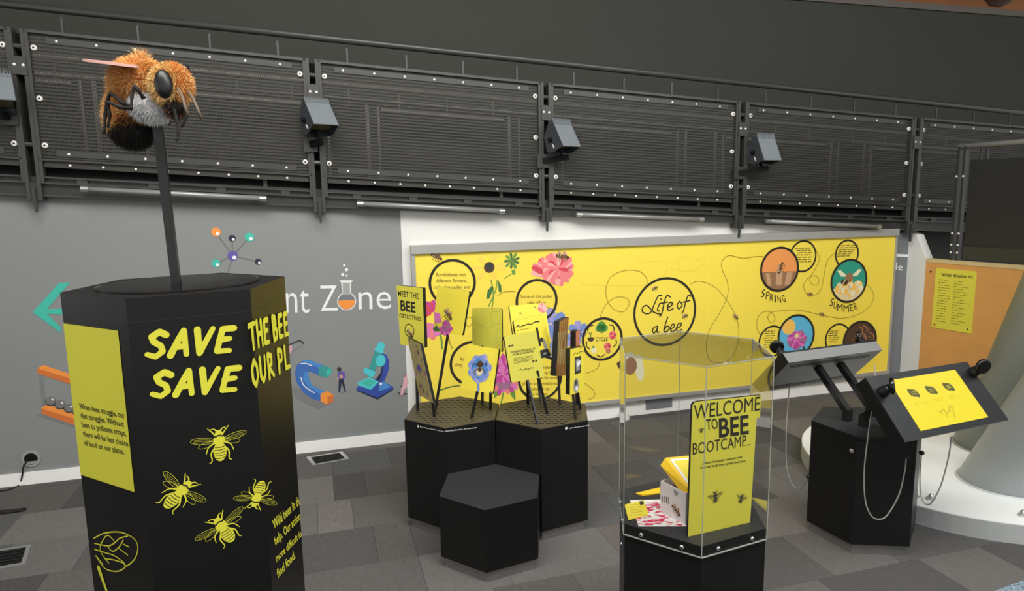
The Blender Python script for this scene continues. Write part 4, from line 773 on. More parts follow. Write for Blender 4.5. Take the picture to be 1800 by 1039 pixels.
for t, p, q, s in (('Wild bees in th', (893, 838), (986, 742), (887, 808)), ('help. Our action', (898, 890), (990, 788), (893, 862)), ('more difficult fo', (902, 945), (994, 842), (897, 922)), ('find food.', (906, 998), (964, 930), (901, 970))): mb.text(F2, t, c2(*p), c2(*q), c2(*s), 'yellow_print', .0014, bold=.014, amax=PR-.004)
stuff(mb.build('text_lettering', bp))
c6 = cq(0, 740, 2.368)
for (x, y), s, a, f in (((914, 105), .115, 0, F1), ((738, 308), .115, -.85, F1), ((1075, 300), .1, 2.75, F1), ((935, 455), .115, .45, F1)):
    mb = MB(); bee_print(mb, f, f.px(*c6(x, y)), s*.84, a, 'yellow_print', 'ink', .0016, 'yellow_dim' if False else 'yellow_print', .012); mb.build('printed_bee', bp)
cw = cq(100, 900, 3.913); mb = MB(); W4 = .006
for st in ([(258, 180), (330, 145), (440, 138), (530, 180), (560, 240), (540, 320), (480, 372), (462, 345)], [(270, 300), (330, 385), (410, 408), (465, 385), (468, 352), (400, 300), (340, 280), (262, 255)], [(262, 215), (350, 232), (395, 215), (435, 180), (490, 165)], [(300, 230), (345, 160), (390, 190), (400, 215)], [(350, 230), (385, 270), (430, 240), (460, 190)], [(430, 250), (490, 295)], [(300, 235), (310, 285), (360, 350)], [(272, 300), (320, 360)], [(330, 320), (400, 330), (460, 350)], [(460, 220), (500, 240)]): mb.ribpx(F0, [cw(*p) for p in st], W4*.7, 'yellow_print', .0012, 4)
mb.ribpx(F0, [cw(290, 385), cw(315, 460), cw(350, 560), cw(365, 640)], [.02, .008], 'yellow_print', .0012); mb.build('printed_wing', bp)['label'] = 'yellow line drawing of a wing'
mb = MB(); A, Bp = V((-1.1444, 2.2758, PT)), dep(275, 206, odep((-1.1444, 2.2758, 2.3))); mb.bar(A, Bp, .028, .028, 'black_plastic', MW); mb.build('pole', bp)
# ---- furry bee
BD = odep((-1.1444, 2.2758, 2.5)); BS = 4.517*FPX/BD   # crop px per metre
cb3 = cq(100, 60, 4.517)
def bpt(x, y, d=0.0): return dep(*cb3(x, y), BD+d)
bee = thing('bee_model', Bp, 'large furry orange and black bee model on a black pole', 'bee model')
sx = RT; sy = UP; sz = FW
def axes(rx, ry, rz, ang=0.0):
    ca_, sa_ = math.cos(ang), math.sin(ang); return (sx*ca_+sy*sa_)*(rx/BS), (sx*-sa_+sy*ca_)*(ry/BS), sz*(rz/BS)
blobs = [  # centre, axes, colour rule
    (bpt(660, 400, .05), axes(195, 190, 190), 'thorax'), (bpt(575, 620, .06), axes(165, 235, 170, -.12), 'abdomen'), (bpt(600, 780, .05), axes(150, 120, 140), 'tail'), (bpt(735, 590, -.02), axes(150, 95, 100, -.25), 'belly'), (bpt(905, 400, -.05), axes(135, 145, 120), 'head'), (bpt(935, 590, -.06), axes(60, 62, 60), 'muzzle')]
mat('fur_orange', (236, 168, 88), 0.8, var=.2, scale=20); mat('fur_gold', (250, 210, 146), 0.8, var=.2, scale=20); mat('fur_rust', (192, 122, 60), 0.8, var=.2, scale=20); mat('fur_black', (30, 26, 22), 0.8); mat('fur_white', (250, 250, 250), 0.8); mat('fur_grey', (214, 214, 216), 0.8); mat('fur_cream', (226, 188, 120), 0.8); mat('fur_brown', (92, 56, 28), 0.8)
def furcol(kind, x, y, rr):
    q = rr.random()
    if kind == 'belly': return 'fur_white' if q < .7 else ('fur_grey' if q < .93 else 'fur_black')
    if kind in ('tail',): return 'fur_black' if y > 730 or q < .3 else ('fur_brown' if q < .7 else 'fur_orange')
    if kind == 'muzzle': return 'fur_black' if q < .9 else 'fur_rust'
    if kind == 'abdomen':
        if y > 760 - (x-430)*.2: return 'fur_black'
        if y > 640 and x > 480: return 'fur_brown' if q < .5 else 'fur_rust'
        return 'fur_gold' if q < .68 else 'fur_orange'
    if kind == 'thorax':
        if x > 715 and y > 300: return 'fur_black' if q < .6 else 'fur_brown'
        return 'fur_gold' if q < .48 else ('fur_orange' if q < .8 else 'fur_rust')
    if kind == 'head':
        d = ((x-850)/95)**2+((y-395)/140)**2
        if d < 1.15: return 'fur_cream' if q < .8 else 'fur_gold'
        if x < 812: return 'fur_black' if q < .8 else 'fur_brown'
        return 'fur_orange' if q < .5 else ('fur_gold' if q < .75 else 'fur_rust')
    return 'fur_orange'
base = {'thorax': 'fur_rust', 'abdomen': 'fur_rust', 'tail': 'fur_black', 'belly': 'fur_grey', 'head': 'fur_rust', 'muzzle': 'fur_black'}
for cpt, ax, kind in blobs: MB().ell(cpt, ax, base[kind], 24, 16).build({'belly': 'thorax_underside'}.get(kind, kind), bee, smooth=True)
def to_crop(P):
    d = P-CAM; z = d.dot(FW); u, v = IW/2+FPX*d.dot(RT)/z, IH/2-FPX*d.dot(UP)/z; return (u-100)*4.517, (v-60)*4.517
mb = MB(); rr = random.Random(11)
for cpt, ax, kind in blobs:
    n = {'thorax': 9500, 'abdomen': 9000, 'tail': 4600, 'belly': 3600, 'head': 7000, 'muzzle': 1200}[kind]
    for i in range(n):
        z = rr.uniform(-1, 1); t = rr.uniform(0, 2*math.pi); r = math.sqrt(1-z*z); l = (r*math.cos(t), r*math.sin(t), z)
        P = cpt+ax[0]*l[0]+ax[1]*l[1]+ax[2]*l[2]
        nrm = (ax[0]*(l[0]/ax[0].length_squared)+ax[1]*(l[1]/ax[1].length_squared)+ax[2]*(l[2]/ax[2].length_squared)).normalized()
        x, y = to_crop(P)
        if kind == 'head' and ((x-850)/62)**2+((y-395)/106)**2 < 1: continue
        L = rr.uniform(.012, .028)*(1.25 if kind in ('thorax',) else (.7 if kind in ('tail', 'muzzle', 'belly') else .9))
        if kind == 'thorax' and y < 260 and 640 < x < 700: L *= 1.9
        dr = (nrm+V((rr.uniform(-.5, .5), rr.uniform(-.5, .5), rr.uniform(-.5, .35)))).normalized(); sd = dr.cross(V((rr.uniform(-1, 1), rr.uniform(-1, 1), rr.uniform(-1, 1)))).normalized()*rr.uniform(.0006, .0011)
        M_ = P+dr*L*.55; Tp = P+dr*L-Z*L*.25; m = furcol(kind, x, y, rr); mb.face([P-sd, P+sd, M_+sd*.7, M_-sd*.7], m); mb.face([M_-sd*.7, M_+sd*.7, Tp], m)
stuff(mb.build('fur', bee))
MB().ell(bpt(848, 397, -.075-.06), axes(64, 108, 60, .12), 'black_plastic', 24, 16).build('eye', bee, smooth=True); MB().ell(bpt(1010, 330, -.03), axes(40, 90, 60, -.2), 'black_plastic', 16, 10).build('eye', bee, smooth=True)
mat('antenna_tan', (96, 80, 64), .6); mat('wing_pink', (206, 160, 148), 0.5, var=.15, scale=30)
for dz, tip, wd in ((.0, (208, 205), 1.0), (.12, (300, 215), .9)):
    A_, T_ = bpt(640, 258, -.1+dz*.4), bpt(*tip, dz-.06); d = (T_-A_); up_ = (UP*.3+FW-RT*.1).normalized(); top, n = [], 12
    pr = [(0, .012), (.15, .03), (.4, .05), (.65, .058), (.85, .046), (.96, .022), (1, .006)]
    o1 = [A_+d*s+up_*w_*wd for s, w_ in pr]+[A_+d*s-up_*w_*.75*wd for s, w_ in pr[::-1]]; th_ = UP*.004
    MB().prism([p+th_ for p in o1], [p-th_ for p in o1], 'wing_pink').build('wing', bee)
for st, r in (([(600, 585, -.05), (520, 545, -.07), (430, 475, -.06), (400, 545, -.05), (385, 640, -.04), (375, 790, -.04)], .007), ([(590, 590, -.06), (500, 580, -.08), (410, 545, -.07), (420, 640, -.06), (405, 740, -.05)], .0065), ([(690, 510, -.08), (640, 440, -.1), (615, 415, -.1), (595, 500, -.1), (590, 600, -.1)], .0065),
              ([(930, 600, -.1), (950, 680, -.1), (965, 770, -.1), (950, 850, -.1)], .006), ([(1000, 560, -.08), (1030, 640, -.08), (1000, 720, -.08), (985, 740, -.08)], .006), ([(880, 640, 0), (900, 690, .02), (890, 720, .02)], .005)):
    pts = [tuple(bpt(x, y, d)) for x, y, d in st]; sp = smooth(pts, 4); MB().tube(sp, [r*(1.25 if i % 4 == 0 else .95)*(1-.35*i/len(sp)) for i in range(len(sp))], 'fur_black', 8).build('leg', bee, smooth=True)
for st in ([(965, 440, -.13), (1000, 510, -.15), (1020, 580, -.16), (1045, 650, -.16)], [(1045, 455, -.1), (1085, 520, -.12), (1120, 600, -.13), (1150, 670, -.13)]): MB().tube([bpt(*p) for p in st], [.0045, .005, .0045, .005], 'antenna_tan', 8).build('antenna', bee, smooth=True)
# ================================================================ acrylic case
CC, CA, CR = (.7797, 2.857), 2.515, .345
cs = plinth('display_case', CC, CA, CR*.985, .762, 'clear acrylic hexagonal display case on a black plinth', 'display case', .03, seam=False, top='black_top')
ZB, ZT = .754, 1.543
MB().prism(hexv(CC, CA, CR*.985, .80), hexv(CC, CA, CR*.985, .762), 'black_lam', 'black_top').build('case_floor', cs)
ho, hi = hexv(CC, CA, CR, 0), hexv(CC, CA, CR-.006, 0)
for k in range(6):
    j = (k+1) % 6; up0, up1 = Z*ZB, Z*(ZT-.006)
    MB().prism([ho[k]+up1, ho[j]+up1, hi[j]+up1, hi[k]+up1], [ho[k]+up0, ho[j]+up0, hi[j]+up0, hi[k]+up0], 'acrylic').build('side_pane', cs)
    MB().bar(ho[k]+Z*ZB, ho[k]+Z*ZT, .003, .003, 'acrylic_edge_glow').build('edge_glow_strip', cs); MB().bar(ho[k]+Z*ZT, ho[j]+Z*ZT, .003, .003, 'acrylic_edge_glow').build('edge_glow_strip', cs); MB().bar(ho[k]+Z*ZB, ho[j]+Z*ZB, .0045, .0045, 'acrylic_edge_glow').build('bottom_glow_strip', cs)  # pale strips along the pane edges: acrylic edge glow put into colour
    for s in (.24, .76):
        P = ho[k].lerp(ho[j], s)+Z*(ZB+.022); nrm = ((ho[k]+ho[j])/2-V((CC[0], CC[1], 0))); nrm.z = 0; nrm.normalize(); b = MB().lathe(P, nrm, [(.009, 0), (.009, .004), (.006, .007)], 'silver', 14).build('screw', cs); MB().lathe(P+nrm*.007, nrm, [(.003, 0), (.003, .001)], 'deep_black', 8).build('screw_socket', b)
MB().prism([p+Z*ZT for p in ho], [p+Z*(ZT-.006) for p in ho], 'acrylic').build('top_pane', cs)
MB().lathe(gnd(*cq(1070, 860, 5.803)(130, 555), .72)*1.0, -EW, [(.006, 0), (.006, .004)], 'silver', 10).build('side_screw', cs)
# contents
ZF = .801; ct = cq(1080, 680, 3.71)
wq = [ct(508, 100), ct(955, 55), ct(885, 885), ct(480, 978)]
P0 = gnd(*ct(480, 978), ZF); P1 = gnd(*ct(885, 885), ZF); X = (P1-P0); X.z = 0; wfm = Fr(P0, X, Z)
q = [wfm.px(*p) for p in wq]; W0 = (P1-P0).length; hgt = (q[0][1]+q[1][1])/2; W1 = max(W0, q[1][0]-.004)
t = thing('welcome_sign', P0+X*.5, 'tall yellow welcome to bee bootcamp sign inside the acrylic case', 'sign'); th = .012
rc = [wfm.px(*ct(*p)) for p in ((480, 978), (885, 885), (928, 205), (950, 200), (956, 55), (548, 96), (520, 104), (508, 122))]
MB().prism([wfm.w(*p, 0) for p in rc], [wfm.w(*p, -th) for p in rc], 'black_plastic', 'yellow_lime').build('sign_board', t)
mb = MB(); E = lambda *a, **k: mb.text(wfm, *a, **k)
mb.text(wfm, 'WELCOME', ct(516, 212), ct(948, 152), ct(518, 118), 'ink', .001); mb.text(wfm, 'TO', ct(602, 280), ct(676, 272), ct(596, 212), 'ink', .001, bold=.004); mb.text(wfm, 'BEE', ct(682, 330), ct(876, 303), ct(680, 206), 'ink', .001, bold=.02); mb.text(wfm, 'BOOTCAMP', ct(510, 442), ct(860, 385), ct(510, 368), 'ink', .001); mb.text(wfm, '...', ct(852, 385), ct(886, 378), ct(851, 378), 'ink', .001)
mb.build('sign_title', t)
mb = MB(); mb.text(wfm, '...where Newcastle scientists train', ct(566, 508), ct(832, 462), ct(565, 494), 'ink', .001, bold=.012); mb.text(wfm, 'bees and study how quickly they learn.', ct(562, 534), ct(858, 488), ct(561, 519), 'ink', .001, bold=.012); mb.build('sign_text', t)
for (x, y), s, a in (((658, 722), .045, .1), ((826, 732), .036, -.4), ((566, 285), .02, 0)): mb = MB(); bee_print(mb, wfm, wfm.px(*ct(x, y)), s, a, 'photo_dark', 'yellow_dim', .001, 'photo_dark', .03); mb.build('printed_bee', t)
# white box with book
bq = [gnd(*ct(298, 815), ZF), gnd(*ct(462, 905), ZF)]; X = bq[1]-bq[0]; f = Fr(bq[0], X, Z); hb = f.px(*ct(300, 612))[1]; L = X.length
t = thing('bee_box', (bq[0]+bq[1])/2, 'white cardboard box with a bee picture inside the acrylic case', 'box')
for nm, a0, a1, b0, b1, c0, c1 in (('front_wall', 0, L, 0, hb, -.004, 0), ('back_wall', 0, L, 0, hb, -.104, -.1), ('side_wall', 0, .004, 0, hb, -.1, -.004), ('side_wall', L-.004, L, 0, hb, -.1, -.004), ('box_floor', .004, L-.004, 0, .004, -.1, -.004)): MB().box(a0, a1, b0, b1, c0, c1, 'box_paper', f.w).build(nm, t)
mb = MB(); mini_bee(mb, f, f.px(*ct(402, 805)), .06, -.5, .0012)
for k in range(4): mb.ribpx(f, [ct(313+k*13, 712+k*3), ct(315+k*13, 745+k*6)], .004, 'charcoal', .001)
mb.ppx(f, [ct(385, 668), ct(418, 688), ct(410, 712), ct(392, 702)], 'photo_grey', .001); mb.build('box_print', t)
K0, K1 = dep(*ct(325, 463), odep(bq[0])+.03), dep(*ct(475, 735), odep(bq[1])-.01)
kb = [dep(*ct(300, 512), odep(bq[0])+.0), dep(*ct(470, 730), odep(bq[1])-.01), dep(*ct(470, 655), odep(bq[1])-.01), dep(*ct(332, 463), odep(bq[0])+.0)]
dv = (f.N*-.11+X.normalized()*.09+Z*.02)
t = thing('yellow_book', kb[1], 'thick yellow book leaning on the white box inside the case', 'book')
MB().prism(kb, [p+dv for p in kb], 'yellow_book').build('cover', t)
tp = [kb[3], kb[2], kb[2]+dv, kb[3]+dv]; cm = sum(tp, V())/4; fT = Fr(tp[0], tp[1]-tp[0], dv-(tp[1]-tp[0])*0); 
MB().prism([cm+(p-cm)*.82+Z*.0035 for p in tp], [cm+(p-cm)*.82 for p in tp], 'paper').build('cover_label', t); MB().prism([cm+(p-cm)*.68+Z*.005 for p in tp], [cm+(p-cm)*.68+Z*.003 for p in tp], 'yellow_card').build('cover_panel', t)
# papers and notes
def incase(q):                                # slide a sheet until all its corners are inside the case walls
    ns = [V((math.cos(CA+(k+.5)*math.pi/3), math.sin(CA+(k+.5)*math.pi/3), 0)) for k in range(6)]; lim = (CR-.012)*math.cos(math.pi/6)-.004; q = list(q)
    for _ in range(40):
        for n_ in ns:
            e_ = max((p-V((CC[0], CC[1], 0))).dot(n_) for p in q)-lim
            if e_ > 0: q = [p-n_*e_ for p in q]
    return q
def sheet(name, pxs, m, label, cat, z=ZF, th=.002, prints=None, grp=None):
    q = incase([gnd(*ct(*p), z+th) for p in pxs]); c0 = sum(q, V())/4; t = thing(name, c0-Z*th, label, cat, grp); MB().prism(q[::-1], [p-Z*th for p in q[::-1]], m).build('sheet', t)
    if prints: mb = MB(); prints(mb, Fr(c0-Z*0, V((1, 0, 0)), V((0, 1, 0)))); mb.build('print', t)
    return t
def redprint(mb, f):
    rr = random.Random(5); A, Bq, C_, D_ = [f.px(*ct(*p)) for p in ((98, 748), (296, 742), (462, 916), (150, 916))]
    for k in range(110):
        s, u = rr.random()*.9+.05, rr.random()*.9+.05; p = [A[i]*(1-s)*(1-u)+Bq[i]*s*(1-u)+C_[i]*s*u+D_[i]*(1-s)*u for i in (0, 1)]; mb.rib(f, [(p[0]-.008, p[1]), (p[0]+.006, p[1]+rr.uniform(-.006, .006))], rr.uniform(.004, .01), 'red_print', .0006+.00001*k)
sheet('patterned_sheet', [(92, 748), (300, 742), (466, 918), (148, 918)], 'paper', 'white sheet with red speckles under the white box', 'paper', prints=redprint)
def noteprint(mb, f):
    for k in range(5): mb.scrib(f, ct(105, 772+k*17), ct(185, 762+k*17), .004, 'ink_soft', .0006, k)
    mb.ppx(f, [ct(162, 748), ct(188, 745), ct(192, 768), ct(168, 772)], 'photo_dark', .0008)
sheet('yellow_note', [(65, 768), (190, 738), (222, 832), (90, 868)], 'yellow_card', 'square yellow note on the red speckled sheet', 'note', ZF+.0035, .003, noteprint, 'yellow notes in the case')
sheet('yellow_note', [(905, 742), (985, 722), (990, 832), (962, 832)], 'yellow_card', 'yellow note behind the welcome sign at the right of the case', 'note', grp='yellow notes in the case')
sheet('yellow_note', [(140, 692), (298, 655), (300, 690), (185, 705)], 'yellow_book', 'yellow strip of card behind the white box', 'note', th=.006, grp='yellow notes in the case')
# ================================================================ touch screen console
KC, KA, KR, KT = (2.2418, 4.1019), 3.0385, .3376, .7546
ks = plinth('console_plinth', KC, KA, KR, KT, 'black hexagonal plinth carrying two tilted touch screens', 'plinth', .02, seam=False)
g = hexface(KC, KA, KR, 0, 0); P = g.px(*cq(1400, 680, 3.4625)(337, 390)); MB().lathe(g.w(*P), g.N, [(.014, 0), (.014, .004), (.006, .008)], 'silver', 14).build('lock', ks)
SF = fr_yaw(dep(1644.8, 703.5, 3.78), 292, 43)
sq = [SF.px(*p) for p in ((1520, 664), (1699.5, 635.6), (1772.7, 737.7), (1593, 776.8))]
sa0, sa1 = (sq[0][0]+sq[3][0])/2, (sq[1][0]+sq[2][0])/2; sb0, sb1 = (sq[2][1]+sq[3][1])/2, (sq[0][1]+sq[1][1])/2
iq = [SF.px(*p) for p in ((1561.8, 669), (1679, 650.4), (1736, 733), (1619, 758))]
ia0, ia1 = (iq[0][0]+iq[3][0])/2, (iq[1][0]+iq[2][0])/2; ib0, ib1 = (iq[2][1]+iq[3][1])/2, (iq[0][1]+iq[1][1])/2
TH = .085
Kc = V((KC[0], KC[1], 0))
def mirror(f): # same screen on the opposite side of the plinth
    R_ = Matrix.Rotation(math.pi, 3, 'Z'); return Fr(R_ @ (f.O-Kc)+Kc, R_ @ f.X, R_ @ f.Y)
def monitor(f, label, lit):
    t = thing('touch_screen', f.w((sa0+sa1)/2, sb0, -TH), label, 'touch screen', 'tilted touch screens')
    fr_ = [(sa0, sb0), (sa1, sb0), (sa1, sb1), (sa0, sb1)]; bk = [(sa0+.0, sb0+.03), (sa1-.0, sb0+.03), (sa1-.0, sb1-.0), (sa0+.0, sb1-.0)]
    MB().prism([f.w(*p, 0) for p in fr_], [f.w(*p, -.012) for p in fr_], 'black_plastic').build('bezel', t)
    mat('box_grey', (128, 128, 126), .5, .2)
    k = [f.w(*p, -.012) for p in fr_]; b = [f.w(*p, -TH) for p in bk]; mb = MB()
    mb.face(b[::-1], 'box_grey'); mb.face([k[0], b[0], b[1], k[1]][::-1], 'box_grey'); mb.face([k[2], b[2], b[3], k[3]][::-1], 'box_grey'); mb.face([k[1], b[1], b[2], k[2]][::-1], 'black_lam'); mb.face([k[3], b[3], b[0], k[0]][::-1], 'black_lam'); mb.build('housing', t)
    MB().box(ia0, ia1, ib0, ib1, 0, .002, 'screen_yellow', f.w).build('display', t)
    if lit:
        cs_ = cq(1480, 600, 5.1935); d = f.off(.002); mb = MB(); pass
        for x, y in ((653, 473), (815, 446), (972, 416)):
            p = d.px(*cs_(x, y)); mb.disc(d, p, .034, 'screen_ink', .0008, ry=.024); mb.disc(d, (p[0]-.018, p[1]+.012), .018, 'screen_ink', .0008); mb.disc(d, (p[0]+.02, p[1]-.014), .016, 'screen_ink', .0008)
            for k2 in (-1, 1): mb.rib(d, [(p[0]-.016, p[1]+k2*.006), (p[0]+.018, p[1]+k2*.006)], .004, 'screen_soft', .0012)
        for i, (x0, y0, x1, y1) in enumerate(((660, 562, 775, 545), (660, 582, 790, 562), (810, 538, 930, 516), (850, 550, 930, 535), (975, 498, 1085, 480), (985, 512, 1085, 497), (990, 527, 1085, 513))): mb.scrib(d, cs_(x0, y0), cs_(x1, y1), .005, 'screen_soft', .0008, i)
        for st in ([(900, 650), (930, 620), (960, 690)], [(930, 620), (960, 660), (1000, 590), (1030, 700)], [(880, 640), (920, 660)], [(970, 590), (990, 640)]): mb.ribpx(d, [cs_(*p) for p in st], .008, 'screen_soft', .0006, 3)
        stuff(mb.build('display_print', t))
    for y in (sb0+.06, sb1-.07):
        for xa, xb in ((sa0+.06, sa0+.3), ((sa0+sa1)/2-.13, (sa0+sa1)/2+.13), (sa1-.3, sa1-.06)):
            for k2 in range(3): MB().box(xa+.012*k2, xb+.012*k2, y+k2*.014-.002, y+k2*.014+.002, -TH-.001, -TH+.001, 'deep_black', f.w).build('vent_slot', t)
    for x in ((sa0+sa1)/2-.1, (sa0+sa1)/2+.1):
        A_ = f.w(x, sb1-.1, -TH-.004); F_ = V((KC[0], KC[1], KT))+V((f.N.x, f.N.y, 0)).normalized()*.06+f.X*((x-(sa0+sa1)/2)); E_ = F_+Z*.06
        MB().bar(A_, E_, .04, .04, 'black_gloss', f.X).bar(E_+Z*.015, F_, .042, .042, 'black_plastic', f.X).build('support_arm', t)
    return t
monitor(SF, 'tilted black touch screen with lit yellow display facing the room', True)
SB = mirror(SF); monitor(SB, 'tilted black touch screen seen from behind, facing the yellow board', False)
def handset(f, a, b, label, tilt, tw):
    O = f.w(a, b, .0); t = thing('audio_handset', O, label, 'audio handset', 'round audio handsets on the touch screens')
    MB().lathe(O, f.N, [(.03, 0), (.032, .01), (.03, .03), (.022, .05), (.022, .06)], 'black_plastic', 20).build('cradle', t, smooth=True)
    ax = (f.N*.55+f.X*tw+f.Y*tilt).normalized(); C_ = O+f.N*.078
    MB().lathe(C_-ax*.012, ax, [(.035, 0), (.045, .004), (.047, .012), (.045, .022), (.04, .024)], 'black_gloss', 28).build('ear_disc', t, smooth=True); MB().lathe(C_+ax*.012, ax, [(.036, 0), (.036, .002)], 'deep_black', 24).build('ear_pad', t)
cs_ = cq(1480, 600, 5.1935)
p = SF.px(*cs_(365, 470)); handset(SF, *p, 'black audio handset at the left of the lit touch screen', -.3, .55); p = SF.px(*cs_(1190, 290)); handset(SF, *p, 'black audio handset at the right of the lit touch screen', -.75, -.25)
handset(SB, sa0+.05, sb1-.06, 'black audio handset on the rear touch screen at its upper left corner', -.3, .4); handset(SB, sa1-.05, sb1-.06, 'black audio handset on the rear touch screen next to the acrylic case', -.3, -.4)
def cable(pts, label, d):
    P_ = [tuple(dep(u, v, d if not hasattr(d, '__len__') else d[0]+(d[1]-d[0])*i/(len(pts)-1))) for i, (u, v) in enumerate(pts)]
    t = thing('handset_cable', P_[len(P_)//2], label, 'cable', 'grey handset cables on the console'); MB().tube(smooth(P_, 6), .0038, 'cable_grey', 8).build('cord', t, smooth=True); MB().ell(P_[-1], (V((.016, 0, 0)), V((0, .016, 0)), V((0, 0, .014))), 'rubber_black', 10, 6).build('grommet', t)
cable([(1545, 690), (1533, 722), (1526, 765), (1519, 830), (1521, 880), (1531, 906), (1545, 913), (1560, 905), (1580, 870), (1590, 830), (1593, 802)], 'grey cable looping in front of the console plinth', (3.92, 3.84))
cable([(1672, 768), (1668, 800), (1655, 850), (1640, 880), (1630, 887), (1620, 875), (1617, 840), (1620, 796)], 'grey cable looping in front of the white round platform', (3.72, 3.98))
cable([(1389, 663), (1386, 700), (1382, 760), (1383, 820), (1393, 852), (1406, 859), (1414, 850), (1421, 838)], 'grey cable looping at the left of the console plinth', (4.68, 4.36))
cable([(1537, 640), (1538, 655), (1539, 668), (1540, 690)], 'short grey cable behind the lit touch screen', (4.5, 4.4))
# ================================================================ round platform and columns
t = thing('round_platform', (3.46, 5.0, 0), 'white round platform with domed bolts under the leaning grey columns', 'platform')
MB().lathe((3.46, 5.0, 0), Z, [(1.12, 0), (1.12, .125), (1.115, .128)], 'platform_side', 72).build('side_band', t); MB().lathe((3.46, 5.0, .126), Z, [(1.116, 0), (1.116, .004)], 'platform_white', 72).build('top_disc', t)
for u, v in ((1636, 876), (1798, 905), (1608, 872)):
    P = gnd(u, v+2, .13); b = MB().lathe(P, Z, [(.03, 0), (.03, .012), (.024, .012)], 'silver', 6).build('bolt_nut', t); MB().ell(P+Z*.016, (V((.02, 0, 0)), V((0, .02, 0)), Z*.026), 'silver', 14, 8).build('bolt_dome', b, smooth=True)
def column(c, R, ax, m, label, n=48, L=4.2):
    ax = V(ax); b = V((c[0], c[1], .13)); t = thing('leaning_column', b, label, 'column', 'leaning grey columns')
    top, bot = [], []
    for i in range(n): a = 2*math.pi*i/n; p = b+V((math.cos(a)*R*1.02, math.sin(a)*R*1.02, 0)); bot.append(p); top.append(p+ax*L)
    o = MB().prism(top, bot, m).build('shaft', t, smooth=False)
    for pl in o.data.polygons: pl.use_smooth = len(pl.vertices) == 4
    MB().prism([p+(p-b)*.02+ax*.01 for p in bot], [p+(p-b)*.05 for p in bot], m).build('base_ring', t)
rv = V((.794, -.608, 0))
column((3.50, 4.55), .28, rv*.42+Z, 'column_grey', 'thick leaning grey column nearest the lit touch screen')
column((3.93, 5.22), .30, V((.83, -.55, 0))*.26+Z, 'column_green', 'second leaning grey column farther back on the white platform')
# ================================================================ stub wall, plywood panel, balustrade
rt_ = math.radians(10); NP = -EW*math.cos(rt_)+MW*math.sin(rt_); PF = Fr(WF.w(4.6, 0, 0), Z.cross(NP), Z)
q = [PF.px(*p) for p in ((1612, 414), (1628, 458))]; pf = lambda a, b, c: PF.w(a, b, c)
sa = q[1][0]
o = struct(MB().prism([PF.w(.0, 0, 0), PF.w(sa, 0, 0), PF.w(sa, q[1][1], 0), PF.w(.08, 1.72, 0), PF.w(0, 1.74, 0)], [PF.w(.0, 0, -.13), PF.w(sa, 0, -.13), PF.w(sa, q[1][1], -.13), PF.w(.08, 1.72, -.13), PF.w(0, 1.74, -.13)], 'white_paint').build('wall_end'), 'white wall end with sloping top beside the plywood panel')
t = thing('plywood_panel', PF.w(.7, 0, 0), 'tan plywood panel with pale edge behind the leaning column', 'panel')
MB().box(sa, 2.4, 0.0, 1.43, -.03, .0, 'ply', pf).build('board', t); MB().box(sa, 2.4, 1.43, 1.47, -.06, .006, 'ply_edge', pf).build('top_edge', t)
MB().lathe(PF.w(sa+.06, 1.33, 0), PF.N, [(.012, 0), (.012, .004)], 'brown', 10).build('keyhole', t)
q = [PF.px(*p) for p in ((1649, 472), (1721, 477), (1704.5, 586), (1635, 574.5))]; a0, a1 = (q[0][0]+q[3][0])/2, (q[1][0]+q[2][0])/2; b1, b0 = (q[0][1]+q[1][1])/2, (q[2][1]+q[3][1])/2
t = thing('thanks_notice', PF.w((a0+a1)/2, b0, .001), 'yellow with thanks to notice on the plywood panel', 'notice'); MB().box(a0, a1, b0, b1, .001, .008, 'yellow_lime', pf).build('sheet', t)
nf = PF.off(.008); mb = MB(); cn = cq(1560, 400, 3.4625); mb.text(nf, 'With thanks to', cn(330, 296), cn(520, 310), cn(328, 275), 'ink', .001, bold=.014)
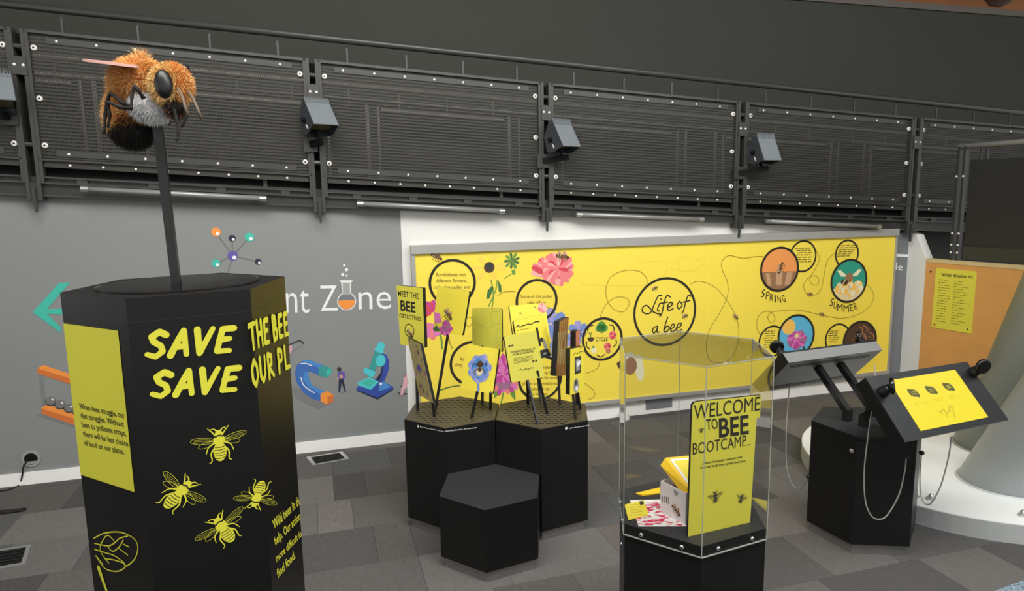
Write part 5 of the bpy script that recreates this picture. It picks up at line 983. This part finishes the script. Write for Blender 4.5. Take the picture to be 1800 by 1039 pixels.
for k in range(17): y = b1-.12-k*.028; mb.scrib(nf, (a0+.04, y), (a0+.04+.08+.05*random.random(), y), .011, 'ink_soft', .001, k, px=False); mb.scrib(nf, (a0+.2, y), (a0+.2+.08+.09*random.random(), y), .011, 'ink_soft', .001, k+40, px=False)
mb.ring(nf, (a0+.03, b0+.035), .018, .006, 'orange', .001, n=20); mb.disc(nf, (a0+.03, b0+.035), .008, 'ink', .001, n=10); mb.disc(nf, (a1-.04, b0+.04), .008, 'ink', .001, n=10); mb.build('notice_print', t)
BFm = PF.off(-.05); bfm = lambda a, b, c: BFm.w(a, b, c)
t = thing('black_balustrade', BFm.w(.6, 1.47, 0), 'black panelled balustrade with pale handrail above the plywood panel', 'balustrade')
h0 = BFm.px(1686, 258); 
MB().tube([BFm.w(h0[0], h0[1], 0), BFm.w(h0[0]+2.2, h0[1]+.01, 0)], .028, 'grey_frame', 14).build('handrail', t, smooth=True)
px0 = h0[0]+.02
for dx in (0, .06): MB().box(px0+dx-.015, px0+dx+.008, 1.47, h0[1]-.0, -.03, .03, 'steel_dark', bfm).build('post', t)
MB().box(px0+.11, px0+2.2, 1.64, 2.5, -.01, .01, 'steel_deep', bfm).build('infill_panel', t); mat('panel_olive', (52, 52, 40), .6); MB().box(px0+.11, px0+2.2, 1.49, 1.62, -.01, .012, 'panel_olive', bfm).build('lower_panel', t)
for dx in (.2, .26): MB().box(px0+dx-.008, px0+dx+.008, 2.5, h0[1]-.02, -.01, .01, 'steel_dark', bfm).build('rail_stem', t)
for b in (1.55, 1.63, 1.75, 2.34):
    for dx in (-.004, .062): MB().ell(BFm.w(px0+dx, b, .032), (PF.X*.012, PF.N*.008, Z*.012), 'bolt_white', 8, 5).build('bolt', t)
tag(MB().lathe(dep(1757, 12, 11.2), V((0, 0, 1)), [(.05, 0), (.16, .05), (.24, .18), (.26, .5), (.26, .9)], 'brown', 20).build('ceiling_lamp'), 'dark round ceiling fitting above the dark wall at top right', 'lamp')
# tidy helper properties
for o in bpy.data.objects:
    if '_o' in o: del o['_o']
